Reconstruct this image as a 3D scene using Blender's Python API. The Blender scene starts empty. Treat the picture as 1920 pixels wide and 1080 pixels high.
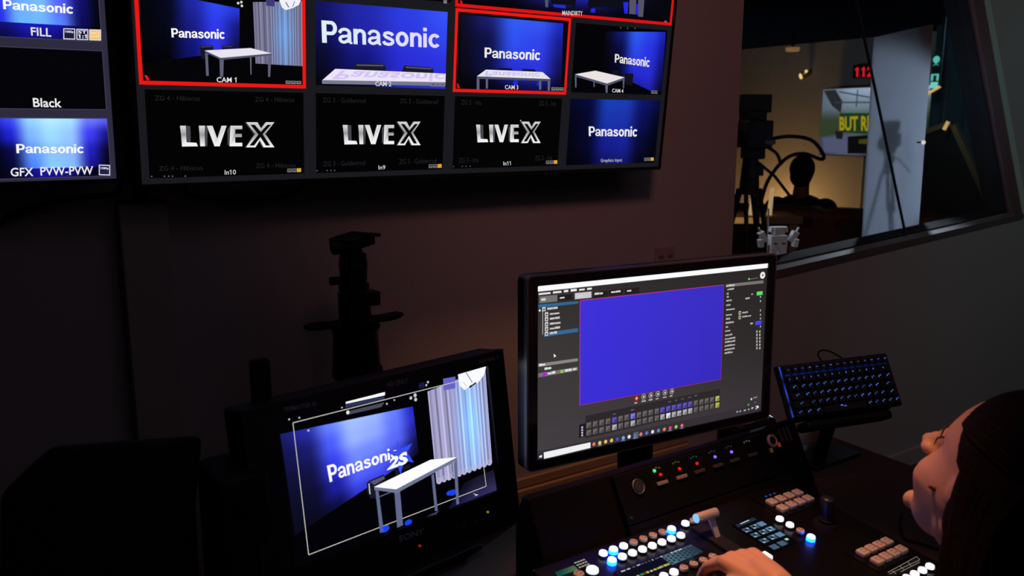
import bpy, bmesh, math, random
from mathutils import Vector, Matrix
random.seed(7)
C = bpy.context.scene.collection
SC = bpy.context.scene

# ------------------------------------------------------------------ camera, world, lights, exposure
F = 1607.755                                   # focal length in pixels of the 1920 frame
PIT = math.radians(10.688); YAW = math.radians(33.949)
EYE = Vector((0, 0, 1.5))
cam_d = bpy.data.cameras.new('camera'); cam = bpy.data.objects.new('camera', cam_d); C.objects.link(cam)
cam_d.sensor_width = 36; cam_d.lens = F / 1920 * 36
cam.location = EYE; cam.rotation_euler = (math.pi / 2 - PIT, 0, -YAW)
cam_d.clip_start = 0.05
cam_d.dof.use_dof = True; cam_d.dof.focus_distance = 1.95; cam_d.dof.aperture_fstop = 5.0
SC.camera = cam
w = bpy.data.worlds.new('dark_world'); SC.world = w; w.use_nodes = True
w.node_tree.nodes['Background'].inputs[0].default_value = (0.3, 0.35, 0.5, 1)
w.node_tree.nodes['Background'].inputs[1].default_value = 0.0015
SC.view_settings.view_transform = 'Standard'; SC.view_settings.look = 'None'
SC.view_settings.exposure = 0.0; SC.view_settings.gamma = 1.0; SC.view_settings.use_curve_mapping = False
SC.cycles.use_denoising = True

def lamp(name, kind, loc, target, power, color, size=0.1, angle=90, blend=0.6):
    d = bpy.data.lights.new(name, kind); d.energy = power; d.color = color
    o = bpy.data.objects.new(name, d); C.objects.link(o); o.location = loc
    if kind == 'SPOT':
        d.spot_size = math.radians(angle); d.spot_blend = blend; d.shadow_soft_size = size
    elif kind == 'AREA':
        d.size = size
    else:
        d.shadow_soft_size = size
    if target is not None:
        o.rotation_euler = (Vector(target) - Vector(loc)).to_track_quat('-Z', 'Y').to_euler()
    return o
# warm ceiling spot over the desk, cool ceiling spot at the window end, the studio floor lamp, and added unseen fill lights
lamp('ceiling_spot_warm', 'SPOT', (0.58, 0.18, 2.6), (2.35, 2.03, 1.7), 32, (1.0, 0.37, 0.32), 0.16, 88, 1.0)
lamp('ceiling_spot_desk', 'SPOT', (0.95, 0.98, 2.6), (1.00, 0.83, 0.82), 130, (1.0, 0.40, 0.18), 0.05, 29, 1.0)
lamp('ceiling_spot_cool', 'SPOT', (4.0, 0.3, 2.6), (4.40, 2.03, 1.05), 15, (0.55, 0.95, 0.95), 0.2, 95, 1.0)
lamp('rear_fill_spot', 'SPOT', (1.42, 1.45, 2.6), (1.46, 1.80, 0.5), 34, (1.0, 0.42, 0.16), 0.08, 46, 1.0)  # added warm spot for the monitor top edge and the wall behind
lamp('ambient_fill', 'AREA', (1.4, -0.6, 2.68), (1.4, -0.6, 0), 4.2, (0.74, 0.62, 0.78), 2.4)  # unseen area light added as soft fill for the whole room
lamp('studio_floor_lamp', 'POINT', (6.70, 5.55, 0.50), None, 19, (1.0, 0.57, 0.26), 0.10)
lamp('sheet_backlight', 'SPOT', (5.05, 3.22, 1.55), (3.64, 2.3, 1.40), 160, (0.78, 0.84, 1.0), 0.06, 33, 0.4)  # unseen spot added to throw the hidden rig's shadow onto the sheet
lamp('sheet_fill_high', 'SPOT', (3.45, 3.3, 2.2), (3.62, 2.3, 1.42), 52, (0.74, 0.81, 1.0), 0.6, 44, 0.9)  # second unseen spot added to soften that shadow
lamp('ceiling_tint_spot', 'SPOT', (3.3, 5.6, 1.1), (5.6, 5.0, 2.28), 30, (0.46, 0.62, 1.0), 0.1, 75, 1.0)  # unseen blue spot added to tint the dark studio ceiling
lamp('drape_fill_spot', 'SPOT', (4.7, 2.9, 2.1), (6.5, 3.1, 1.6), 14, (0.5, 0.85, 1.0), 0.2, 80, 0.8)  # unseen teal spot added to lift the drape out of black
lamp('toy_fill_spot', 'SPOT', (2.32, 2.5, 2.2), (2.86, 2.28, 1.0), 30, (0.9, 0.92, 1.0), 0.05, 15, 0.5)  # narrow unseen spot added to brighten the toy figure

# ------------------------------------------------------------------ measuring helpers
def ray(px, py):
    x = (px - 960) / F; u = (540 - py) / F
    c, s = math.cos(PIT), math.sin(PIT)
    Y = c + s * u; Z = -s + c * u
    cy, sy = math.cos(YAW), math.sin(YAW)
    return Vector((x * cy + Y * sy, -x * sy + Y * cy, Z))
def at_y(px, py, y): r = ray(px, py); return EYE + r * (y / r.y)
def at_x(px, py, x): r = ray(px, py); return EYE + r * (x / r.x)
def at_z(px, py, z): r = ray(px, py); return EYE + r * ((z - EYE.z) / r.z)
def at_d(px, py, d): return EYE + ray(px, py) * d
def rot(yaw, tilt, roll):
    a, b, c = map(math.radians, (yaw, tilt, roll))
    return Matrix.Rotation(a, 3, 'Z') @ Matrix.Rotation(b, 3, 'X') @ Matrix.Rotation(c, 3, 'Y')
def lin(c):
    return tuple(((v / 255) / 12.92 if v / 255 <= 0.04045 else ((v / 255 + 0.055) / 1.055) ** 2.4) for v in c[:3])

# ------------------------------------------------------------------ materials
MATS = {}
def mat(name, rgb, rough=0.5, metal=0.0, spec=0.5, emit=None, strength=0.0, noise=0.0, scale=30, bump=0.0, sss=0.0):
    if name in MATS: return MATS[name]
    m = bpy.data.materials.new(name); m.use_nodes = True
    nt = m.node_tree; b = nt.nodes['Principled BSDF']
    col = (*rgb, 1)
    b.inputs['Base Color'].default_value = col
    b.inputs['Roughness'].default_value = rough; b.inputs['Metallic'].default_value = metal
    b.inputs['Specular IOR Level'].default_value = spec
    if emit:
        b.inputs['Emission Color'].default_value = (*emit, 1); b.inputs['Emission Strength'].default_value = strength
    if sss:
        b.inputs['Subsurface Weight'].default_value = sss
        b.inputs['Subsurface Radius'].default_value = (0.012, 0.005, 0.003)
        b.inputs['Subsurface Scale'].default_value = 1.0
    if noise or bump:
        tc = nt.nodes.new('ShaderNodeTexCoord'); n = nt.nodes.new('ShaderNodeTexNoise')
        n.inputs['Scale'].default_value = scale; n.inputs['Detail'].default_value = 4
        nt.links.new(tc.outputs['Object'], n.inputs['Vector'])
        if noise:
            mx = nt.nodes.new('ShaderNodeMix'); mx.data_type = 'RGBA'
            mx.inputs[6].default_value = (*[max(0, c * (1 - noise)) for c in rgb], 1)
            mx.inputs[7].default_value = (*[min(1, c * (1 + noise)) for c in rgb], 1)
            nt.links.new(n.outputs['Fac'], mx.inputs[0]); nt.links.new(mx.outputs[2], b.inputs['Base Color'])
        if bump:
            bp = nt.nodes.new('ShaderNodeBump'); bp.inputs['Strength'].default_value = bump
            bp.inputs['Distance'].default_value = 0.002
            nt.links.new(n.outputs['Fac'], bp.inputs['Height']); nt.links.new(bp.outputs['Normal'], b.inputs['Normal'])
    MATS[name] = m; return m

def wood_mat(name, a, b_, rough=0.45):
    m = mat(name, a, rough); nt = m.node_tree; b = nt.nodes['Principled BSDF']
    tc = nt.nodes.new('ShaderNodeTexCoord'); mp = nt.nodes.new('ShaderNodeMapping'); mp.inputs['Scale'].default_value = (2, 30, 30)
    n = nt.nodes.new('ShaderNodeTexNoise'); n.inputs['Scale'].default_value = 2.5; n.inputs['Detail'].default_value = 6
    r = nt.nodes.new('ShaderNodeMix'); r.data_type = 'RGBA'; r.inputs[6].default_value = (*a, 1); r.inputs[7].default_value = (*b_, 1)
    nt.links.new(tc.outputs['Object'], mp.inputs['Vector']); nt.links.new(mp.outputs[0], n.inputs['Vector'])
    nt.links.new(n.outputs['Fac'], r.inputs[0]); nt.links.new(r.outputs[2], b.inputs['Base Color'])
    return m

def screen_mat():
    m = bpy.data.materials.new('screen_image'); m.use_nodes = True; nt = m.node_tree
    nt.nodes.remove(nt.nodes['Principled BSDF'])
    a = nt.nodes.new('ShaderNodeAttribute'); a.attribute_name = 'Col'
    e = nt.nodes.new('ShaderNodeEmission'); nt.links.new(a.outputs['Color'], e.inputs['Color'])
    nt.links.new(e.outputs[0], nt.nodes['Material Output'].inputs['Surface'])
    return m
M_SCREEN = screen_mat()
M_BLACK = mat('black_plastic', (0.012, 0.012, 0.014), 0.42, spec=0.35, noise=0.15, scale=200)
M_BEZEL = mat('monitor_bezel', (0.010, 0.010, 0.012), 0.28, spec=0.5)
M_SONYB = mat('charcoal_monitor_shell', (0.011, 0.011, 0.014), 0.5, spec=0.3, noise=0.1, scale=150)
M_METAL = mat('black_metal', (0.016, 0.016, 0.018), 0.38, metal=0.6, noise=0.1, scale=90)
M_RUBBER = mat('black_rubber', (0.008, 0.008, 0.008), 0.7, spec=0.2)
M_ALU = mat('brushed_aluminium', (0.72, 0.62, 0.56), 0.38, metal=0.45)
M_WALL = mat('painted_wall', (0.36, 0.32, 0.32), 0.85, spec=0.2, noise=0.04, scale=8, bump=0.05)
M_TRIM = mat('painted_trim', (0.40, 0.36, 0.34), 0.5, spec=0.4, noise=0.04, scale=20)
M_CAP = mat('button_cap_plastic', (0.62, 0.56, 0.55), 0.35, noise=0.03, scale=300)
M_MARK = mat('printed_white_marking', (0.5, 0.5, 0.52), 0.6)
M_FAINT = mat('faint_grey_lettering', (0.30, 0.30, 0.36), 0.5)

# ------------------------------------------------------------------ mesh building helpers
def thing(name, label, cat, loc=(0, 0, 0), R=None, group=None):
    o = bpy.data.objects.new(name, None); C.objects.link(o); o.empty_display_size = 0.05
    o.location = loc
    if R is not None: o.rotation_euler = R.to_euler()
    o['label'] = label; o['category'] = cat
    if group: o['group'] = group
    return o
def tag(o, label, cat, group=None):
    o['label'] = label; o['category'] = cat
    if group: o['group'] = group
    return o
def struct(o): o['kind'] = 'structure'; return o

class MB:
    def __init__(s): s.bm = bmesh.new()
    def _xf(s, verts, M):
        if M is not None: bmesh.ops.transform(s.bm, matrix=M.to_4x4() if len(M) == 3 else M, verts=verts)
    def box(s, c, size, R=None, bevel=0.0, seg=2):
        r = bmesh.ops.create_cube(s.bm, size=1.0); v = r['verts']
        bmesh.ops.scale(s.bm, vec=size, verts=v)
        if bevel:
            es = list({e for q in v for e in q.link_edges})
            bmesh.ops.bevel(s.bm, geom=es, offset=bevel, segments=seg, affect='EDGES', profile=0.6)
            v = s._island(v, es)
        if R is not None: bmesh.ops.transform(s.bm, matrix=R.to_4x4(), verts=v)
        bmesh.ops.translate(s.bm, vec=c, verts=v); return s
    def _island(s, v, es):
        s.bm.verts.ensure_lookup_table()
        seed = [q for q in s.bm.verts if q.is_valid and not q.tag]
        return seed
    def done(s):
        for v in s.bm.verts: v.tag = True
    def cyl(s, p0, p1, r0, r1=None, n=20, caps=True):
        p0, p1 = Vector(p0), Vector(p1); r1 = r0 if r1 is None else r1
        r = bmesh.ops.create_cone(s.bm, cap_ends=caps, segments=n, radius1=r0, radius2=r1, depth=(p1 - p0).length)
        q = (p1 - p0).to_track_quat('Z', 'Y').to_matrix().to_4x4(); q.translation = (p0 + p1) / 2
        bmesh.ops.transform(s.bm, matrix=q, verts=r['verts']); s.done(); return s
    def ball(s, c, rad, R=None, u=20, v=12):
        if not hasattr(rad, '__len__'): rad = (rad,) * 3
        r = bmesh.ops.create_uvsphere(s.bm, u_segments=u, v_segments=v, radius=1.0)
        bmesh.ops.scale(s.bm, vec=rad, verts=r['verts'])
        if R is not None: bmesh.ops.transform(s.bm, matrix=R.to_4x4(), verts=r['verts'])
        bmesh.ops.translate(s.bm, vec=c, verts=r['verts']); s.done(); return s
    def tube(s, pts, rad, n=8):
        pts = [Vector(p) for p in pts]; rads = rad if hasattr(rad, '__len__') else [rad] * len(pts)
        rings = []; up = Vector((0.13, 0.21, 1)).normalized()
        for i, p in enumerate(pts):
            t = (pts[min(i + 1, len(pts) - 1)] - pts[max(i - 1, 0)]).normalized()
            a = t.cross(up); a = a.normalized() if a.length > 1e-4 else Vector((1, 0, 0)); b = t.cross(a)
            rings.append([s.bm.verts.new(p + (a * math.cos(k / n * 2 * math.pi) + b * math.sin(k / n * 2 * math.pi)) * rads[i]) for k in range(n)])
        for i in range(len(rings) - 1):
            for k in range(n):
                s.bm.faces.new((rings[i][k], rings[i][(k + 1) % n], rings[i + 1][(k + 1) % n], rings[i + 1][k]))
        s.bm.faces.new(rings[0][::-1]); s.bm.faces.new(rings[-1]); s.done(); return s
    def prism(s, poly, vec):
        a = [s.bm.verts.new(p) for p in poly]; b = [s.bm.verts.new(Vector(p) + Vector(vec)) for p in poly]
        n = len(a); s.bm.faces.new(a); s.bm.faces.new(b[::-1])
        for i in range(n): s.bm.faces.new((a[i], b[i], b[(i + 1) % n], a[(i + 1) % n]))
        s.done(); return s
    def torus(s, c, axis, R, r, n=28, m=8):
        q = Vector(axis).to_track_quat('Z', 'Y').to_matrix()
        rings = []
        for i in range(n):
            a = i / n * 2 * math.pi; ring = []
            for k in range(m):
                b = k / m * 2 * math.pi
                p = Vector(((R + r * math.cos(b)) * math.cos(a), (R + r * math.cos(b)) * math.sin(a), r * math.sin(b)))
                ring.append(s.bm.verts.new(Vector(c) + q @ p))
            rings.append(ring)
        for i in range(n):
            for k in range(m):
                s.bm.faces.new((rings[i][k], rings[(i + 1) % n][k], rings[(i + 1) % n][(k + 1) % m], rings[i][(k + 1) % m]))
        s.done(); return s
    def build(s, name, m, parent=None, smooth=False, bevel=0.0):
        bmesh.ops.recalc_face_normals(s.bm, faces=s.bm.faces[:])
        me = bpy.data.meshes.new(name); s.bm.to_mesh(me); s.bm.free()
        me.materials.append(m)
        if smooth:
            for p in me.polygons: p.use_smooth = True
        o = bpy.data.objects.new(name, me); C.objects.link(o)
        if parent is not None: o.parent = parent
        if bevel:
            b = o.modifiers.new('edge', 'BEVEL'); b.width = bevel; b.segments = 3; b.limit_method = 'ANGLE'
            b.harden_normals = False
        if smooth:
            e = o.modifiers.new('split', 'EDGE_SPLIT'); e.split_angle = math.radians(38)
        return o
def curve_pts(ctrl, n=8):
    out = []; P = [Vector(p) for p in ctrl]; P = [P[0]] + P + [P[-1]]
    for i in range(1, len(P) - 2):
        for k in range(n):
            t = k / n; a, b, c, d = P[i - 1], P[i], P[i + 1], P[i + 2]
            out.append(0.5 * ((2 * b) + (c - a) * t + (2 * a - 5 * b + 4 * c - d) * t * t + (3 * b - a - 3 * c + d) * t ** 3))
    out.append(P[-2]); return out

# ------------------------------------------------------------------ lettering and the images on the screens
GLY = {}
def glyph_right(txt, bold, space, height=False):
    cu = bpy.data.curves.new('lettering', 'FONT'); cu.body = txt; cu.offset = bold; cu.space_character = space; cu.resolution_u = 2
    o = bpy.data.objects.new('lettering', cu); C.objects.link(o)
    dg = bpy.context.evaluated_depsgraph_get(); dg.update()
    me = bpy.data.meshes.new_from_object(o.evaluated_get(dg)); r = max(v.co.y if height else v.co.x for v in me.vertices)
    bpy.data.objects.remove(o); bpy.data.curves.remove(cu); bpy.data.meshes.remove(me); return r
def glyphs(txt, bold=0.0, space=1.0):
    k = (txt, bold, space)
    if k in GLY: return GLY[k]
    cu = bpy.data.curves.new('lettering', 'FONT'); cu.body = txt; cu.offset = bold; cu.space_character = space; cu.resolution_u = 3
    o = bpy.data.objects.new('lettering', cu); C.objects.link(o)
    dg = bpy.context.evaluated_depsgraph_get(); dg.update()
    me = bpy.data.meshes.new_from_object(o.evaluated_get(dg))
    vs = [(v.co.x, v.co.y) for v in me.vertices]; fs = [tuple(p.vertices) for p in me.polygons]
    bpy.data.objects.remove(o); bpy.data.curves.remove(cu); bpy.data.meshes.remove(me)
    for i, ch in enumerate(txt):                                        # give the plain figure 1 its flag
        if ch == '1':
            xr = glyph_right(txt[:i + 1], bold, space); h_ = glyph_right('1', bold, 1.0, True); w_ = h_ * 0.17; n0 = len(vs)
            vs += [(xr - w_ * .5, h_), (xr - w_ * 2.3, h_ * .80), (xr - w_ * 2.3, h_ * .66), (xr - w_ * .5, h_ * .80)]; fs.append((n0, n0 + 1, n0 + 2, n0 + 3))
    x0 = min(v[0] for v in vs); x1 = max(v[0] for v in vs); y0 = min(v[1] for v in vs); y1 = max(v[1] for v in vs)
    GLY[k] = ([((x - x0) / (x1 - x0), (y - y0) / (y1 - y0)) for x, y in vs], fs); return GLY[k]

class Plane:
    """a flat display: origin, rotation; local x right, z up, -y towards the viewer"""
    def __init__(s, o, R): s.o = Vector(o); s.R = R; s.Ri = R.transposed(); s.n = R @ Vector((0, 1, 0))
    def l(s, p):
        r = ray(*p); t = (s.o - EYE).dot(s.n) / r.dot(s.n); q = s.Ri @ (EYE + r * t - s.o); return (q.x, q.z)
class Canvas:
    STEP = 0.00035
    def __init__(s, plane, base=0.0): s.P = plane; s.base = base; s.v = []; s.f = []; s.c = []; s.k = 1
    def pt(s, p, loc): return p if loc else s.P.l(p)
    def _add(s, pts, faces, cols, lay):
        y = -(s.base + s.STEP * lay); n = len(s.v)
        s.v += [(x, y, z) for x, z in pts]; s.f += [tuple(i + n for i in f) for f in faces]; s.c += cols
    def lay(s, lay):
        if lay is None: lay = s.k
        s.k = max(s.k, lay); return lay
    def poly(s, pts, col, lay=None, loc=False):
        q = [s.pt(p, loc) for p in pts]; s._add(q, [tuple(range(len(q)))], [lin(col)] * len(q), s.lay(lay))
    def rect(s, x0, z0, x1, z1, col, lay=None): s.poly([(x0, z0), (x1, z0), (x1, z1), (x0, z1)], col, lay, True)
    def grid(s, quad, fn, nx, ny, lay=None, loc=False):
        """quad TL TR BR BL; fn(u, v) -> colour, v down"""
        TL, TR, BR, BL = [Vector(s.pt(p, loc)) for p in quad]; pts = []; cols = []; fs = []
        for j in range(ny + 1):
            for i in range(nx + 1):
                u, v = i / nx, j / ny; a = TL.lerp(TR, u); b = BL.lerp(BR, u); p = a.lerp(b, v); pts.append((p.x, p.y)); cols.append(lin(fn(u, v)))
        for j in range(ny):
            for i in range(nx):
                a = j * (nx + 1) + i; fs.append((a, a + 1, a + nx + 2, a + nx + 1))
        s._add(pts, fs, cols, s.lay(lay))
    def lattice(s, quad, rows, nx=24, ny=14, lay=None, loc=False):
        def sm(t): return t * t * (3 - 2 * t)
        def fn(u, v):
            y = v * (len(rows) - 1); j = min(int(y), len(rows) - 2); ty = sm(y - j); out = []
            res = []
            for r in (rows[j], rows[j + 1]):
                x = u * (len(r) - 1); i = min(int(x), len(r) - 2); tx = sm(x - i)
                res.append([a * (1 - tx) + b * tx for a, b in zip(r[i], r[i + 1])])
            return [a * (1 - ty) + b * ty for a, b in zip(*res)]
        s.grid(quad, fn, nx, ny, lay, loc)
    def text(s, txt, quad, col, lay=None, bold=0.0, col2=None, loc=False, space=1.0):
        vs, fs = glyphs(txt, bold, space); TL, TR, BR, BL = [Vector(s.pt(p, loc)) for p in quad]
        pts = []; cols = []
        for u, v in vs:
            p = BL.lerp(BR, u).lerp(TL.lerp(TR, u), v); pts.append((p.x, p.y))
            cc = col if col2 is None else [a * v + b * (1 - v) for a, b in zip(col, col2)]; cols.append(lin(cc))
        s._add(pts, fs, cols, s.lay(lay))
    def label(s, txt, cx, cy, w, h, col, lay=None, bold=0.008, slope=0.0):
        """small caption centred on a pixel, following the slope of the row"""
        d = slope * w / 2
        s.text(txt, [(cx - w / 2, cy - h / 2 - d), (cx + w / 2, cy - h / 2 + d), (cx + w / 2, cy + h / 2 + d), (cx - w / 2, cy + h / 2 - d)], col, lay, bold)
    def line(s, p, q, wd, col, lay=None, loc=False):
        a, b = Vector(s.pt(p, loc)), Vector(s.pt(q, loc)); d = (b - a).normalized(); n = Vector((-d.y, d.x)) * wd / 2
        s._add([tuple(a + n), tuple(b + n), tuple(b - n), tuple(a - n)], [(0, 1, 2, 3)], [lin(col)] * 4, s.lay(lay))
    def disc(s, p, r, col, lay=None, n=18, loc=False, sx=1.0):
        c = s.pt(p, loc); s._add([(c[0] + sx * r * math.cos(k / n * 6.2832), c[1] + r * math.sin(k / n * 6.2832)) for k in range(n)], [tuple(range(n))], [lin(col)] * n, s.lay(lay))
    def build(s, name, parent, label=None):
        me = bpy.data.meshes.new(name); me.from_pydata(s.v, [], s.f); me.validate()
        a = me.color_attributes.new('Col', 'FLOAT_COLOR', 'POINT')
        flat = []
        for c in s.c: flat += [c[0], c[1], c[2], 1.0]
        a.data.foreach_set('color', flat)
        me.materials.append(M_SCREEN)
        o = bpy.data.objects.new(name, me); C.objects.link(o); o.parent = parent
        if label: o['label'] = label
        return o

# ------------------------------------------------------------------ the room
YW, TH = 2.03, 0.17                                # front wall face and thickness
WIN = [(2.292, 0.965), (4.30, 1.0885), (3.55, 2.42), (2.292, 2.42)]   # window opening: level-left jamb, sloping sill, slanted right jamb
def xz_prism(mb, poly, y, t): mb.prism([(x, y, z) for x, z in poly], (0, t, 0))
b = MB()
xz_prism(b, [(-3.0, 0), (2.292, 0), (2.292, 2.7), (-3.0, 2.7)], YW, TH)
xz_prism(b, [(2.292, 0), (5.4, 0), (5.4, 1.156), (4.30, 1.0885), (2.292, 0.965)], YW, TH)
xz_prism(b, [(4.30, 1.0885), (5.4, 1.156), (5.4, 2.7), (3.55, 2.7), (3.55, 2.42)], YW, TH)
xz_prism(b, [(2.292, 2.42), (3.55, 2.42), (3.55, 2.7), (2.292, 2.7)], YW, TH)
struct(b.build('wall_front', M_WALL))
b = MB(); b.box((-3.05, -0.2, 1.35), (0.1, 5.0, 2.7)); struct(b.build('wall_left', M_WALL))
b = MB(); b.box((5.45, -0.2, 1.35), (0.1, 4.46, 2.7)); struct(b.build('wall_right', M_WALL))
b = MB(); b.box((1.2, -2.65, 1.35), (8.5, 0.1, 2.7)); struct(b.build('wall_back', M_WALL))
M_CARPET = mat('dark_carpet', (0.045, 0.043, 0.045), 0.95, spec=0.1, noise=0.4, scale=400, bump=0.6)
b = MB(); b.box((2.2, 2.95, -0.05), (10.8, 11.3, 0.1)); struct(b.build('floor', M_CARPET))
b = MB(); b.box((1.2, -0.28, 2.75), (8.5, 4.9, 0.1)); struct(b.build('ceiling', mat('ceiling_paint', (0.10, 0.10, 0.10), 0.9)))
# studio beyond the glass
M_STUDIO = mat('warm_plaster', (0.50, 0.42, 0.30), 0.85, spec=0.15, noise=0.05, scale=5, bump=0.05)
b = MB(); b.box((7.15, 5.3, 1.35), (0.1, 6.5, 2.7))
for yy in (4.78, 5.9): b.box((7.096, yy, 1.2), (0.010, 0.008, 2.3))
struct(b.build('wall_far', M_STUDIO))
b = MB(); b.box((4.4, 8.55, 1.35), (5.6, 0.1, 2.7)); struct(b.build('wall_north', M_STUDIO))
b = MB(); b.box((1.6, 5.35, 1.35), (0.1, 6.3, 2.7)); struct(b.build('wall_west', M_STUDIO))
b = MB(); b.box((4.4, 5.35, 2.325), (5.4, 6.28, 0.09)); struct(b.build('ceiling_1', mat('dark_blue_ceiling', (0.006, 0.012, 0.030), 1.0, spec=0.0, noise=0.2, scale=3)))
b = MB(); b.box((7.06, 6.36, 1.15), (0.05, 0.10, 2.25)); struct(b.build('trim_1', mat('dark_door_trim', (0.10, 0.075, 0.05), 0.5)))

# window: glass panes with a slanted joint, sill board, jamb liner
M_GLASS = bpy.data.materials.new('window_glass'); M_GLASS.use_nodes = True
nt = M_GLASS.node_tree; nt.nodes.remove(nt.nodes['Principled BSDF'])
tr = nt.nodes.new('ShaderNodeBsdfTransparent'); gl = nt.nodes.new('ShaderNodeBsdfGlossy'); gl.inputs['Roughness'].default_value = 0.0
tr.inputs['Color'].default_value = (0.86, 0.9, 0.9, 1)
fr = nt.nodes.new('ShaderNodeFresnel'); fr.inputs['IOR'].default_value = 1.45; mx = nt.nodes.new('ShaderNodeMixShader')
ge = nt.nodes.new('ShaderNodeNewGeometry'); sb = nt.nodes.new('ShaderNodeMath'); sb.operation = 'SUBTRACT'; sb.inputs[0].default_value = 1.0
mu = nt.nodes.new('ShaderNodeMath'); mu.operation = 'MULTIPLY'
nt.links.new(ge.outputs['Backfacing'], sb.inputs[1]); nt.links.new(sb.outputs[0], mu.inputs[0]); nt.links.new(fr.outputs[0], mu.inputs[1])
nt.links.new(mu.outputs[0], mx.inputs[0]); nt.links.new(tr.outputs[0], mx.inputs[1]); nt.links.new(gl.outputs[0], mx.inputs[2])
nt.links.new(mx.outputs[0], nt.nodes['Material Output'].inputs['Surface'])
GY = YW + 0.055
wn = bpy.data.objects.new('window_1', None); C.objects.link(wn); struct(wn)
def sillz(x): return 0.965 + (x - 2.292) * 0.0615
JB, JT = 3.443, 2.757                               # joint foot and head (x)
b = MB()
b.prism([(2.292, GY, 0.965), (JB - 0.003, GY, sillz(JB)), (JT - 0.003, GY, 2.42), (2.292, GY, 2.42)], (0, 0.008, 0)); b.build('glass_pane', M_GLASS, wn)
b = MB()
b.prism([(JB + 0.003, GY, sillz(JB)), (4.30, GY, 1.0885), (3.55, GY, 2.42), (JT + 0.003, GY, 2.42)], (0, 0.008, 0)); b.build('glass_pane', M_GLASS, wn)
b = MB()
b.prism([(JB - 0.003, GY - 0.001, sillz(JB)), (JB + 0.003, GY - 0.001, sillz(JB)), (JT + 0.003, GY - 0.001, 2.42), (JT - 0.003, GY - 0.001, 2.42)], (0, 0.010, 0))
b.build('glass_joint', mat('dark_joint_seal', (0.05, 0.055, 0.10), 0.35), wn)
b = MB()
b.prism([(2.292, YW - 0.004, 0.967), (4.31, YW - 0.004, 1.0905), (4.31, YW - 0.004, 1.064), (2.292, YW - 0.004, 0.935)], (0, 0.055, 0))
b.build('window_sill', mat('sill_paint', (0.11, 0.085, 0.085), 0.7, spec=0.1), wn)
b = MB()
b.prism([(4.30, YW - 0.003, 1.0885), (4.348, YW - 0.003, 1.0885), (3.598, YW - 0.003, 2.42), (3.55, YW - 0.003, 2.42)], (0, 0.05, 0))
b.build('jamb_liner', mat('pale_green_jamb', (0.45, 0.58, 0.52), 0.4), wn)
b = MB()
b.prism([(4.2975, GY + 0.012, 1.09), (3.5475, GY + 0.012, 2.42), (3.5415, GY + 0.012, 2.42), (4.2915, GY + 0.012, 1.09)], (0, YW + TH - GY - 0.012, 0)); b.build('jamb_reveal', mat('dark_teal_reveal', (0.035, 0.055, 0.065), 0.8), wn)
b = MB()
b.prism([(2.293, GY + 0.012, 0.967), (4.29, GY + 0.012, 1.09), (4.29, GY + 0.012, 1.094), (2.293, GY + 0.012, 0.971)], (0, YW + TH - GY - 0.012, 0)); b.build('sill_liner', mat('dark_ledge', (0.010, 0.010, 0.011), 0.95, spec=0.03), wn)
b = MB(); b.prism([(2.25, YW + TH, 0.86), (4.5, YW + TH, 0.999), (4.5, YW + TH, 1.034), (2.25, YW + TH, 0.895)], (0, 0.24, 0))
struct(b.build('trim_2', mat('dark_ledge', (0.010, 0.010, 0.011), 0.6)))
# rail and baseboard on the front wall, cable raceway and wall plate
b = MB(); b.box((-0.4, YW - 0.011, 0.388), (5.0, 0.022, 0.05)); b.box((-0.4, YW - 0.006, 0.43), (5.0, 0.012, 0.03))
struct(b.build('trim_3', wood_mat('stained_rail', (0.30, 0.20, 0.14), (0.42, 0.29, 0.20)), bevel=0.004))
b = MB(); b.box((1.2, YW - 0.007, 0.04), (8.2, 0.014, 0.08)); struct(b.build('baseboard_front', M_TRIM, bevel=0.003))
rc = thing('cable_raceway', 'pale vertical cable cover box on the wall under the gap between the televisions', 'cable cover', (0.375, YW, 0.0))
b = MB(); b.box((0, -0.0225, 0.86), (0.10, 0.045, 0.95)); b.build('raceway_cover', mat('raceway_paint', (0.33, 0.29, 0.28), 0.6), rc, bevel=0.004)
b = MB(); b.box((0, -0.024, 1.338), (0.094, 0.04, 0.006)); b.build('end_cap', M_BLACK, rc)
op = thing('wall_outlet_plate', 'small pale wall plate with dark sockets above the wide desktop monitor', 'wall plate', (1.967, YW, 1.085))
b = MB(); b.box((0, -0.004, 0.0), (0.085, 0.008, 0.055)); b.build('plate', mat('plate_plastic', (0.30, 0.24, 0.24), 0.4), op, bevel=0.002)
for sx in (-0.02, 0.02):
    b = MB(); b.box((sx, -0.0085, -0.004), (0.022, 0.003, 0.010)); b.build('socket', mat('socket_grey', (0.12, 0.10, 0.10), 0.5), op, bevel=0.001)

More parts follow.
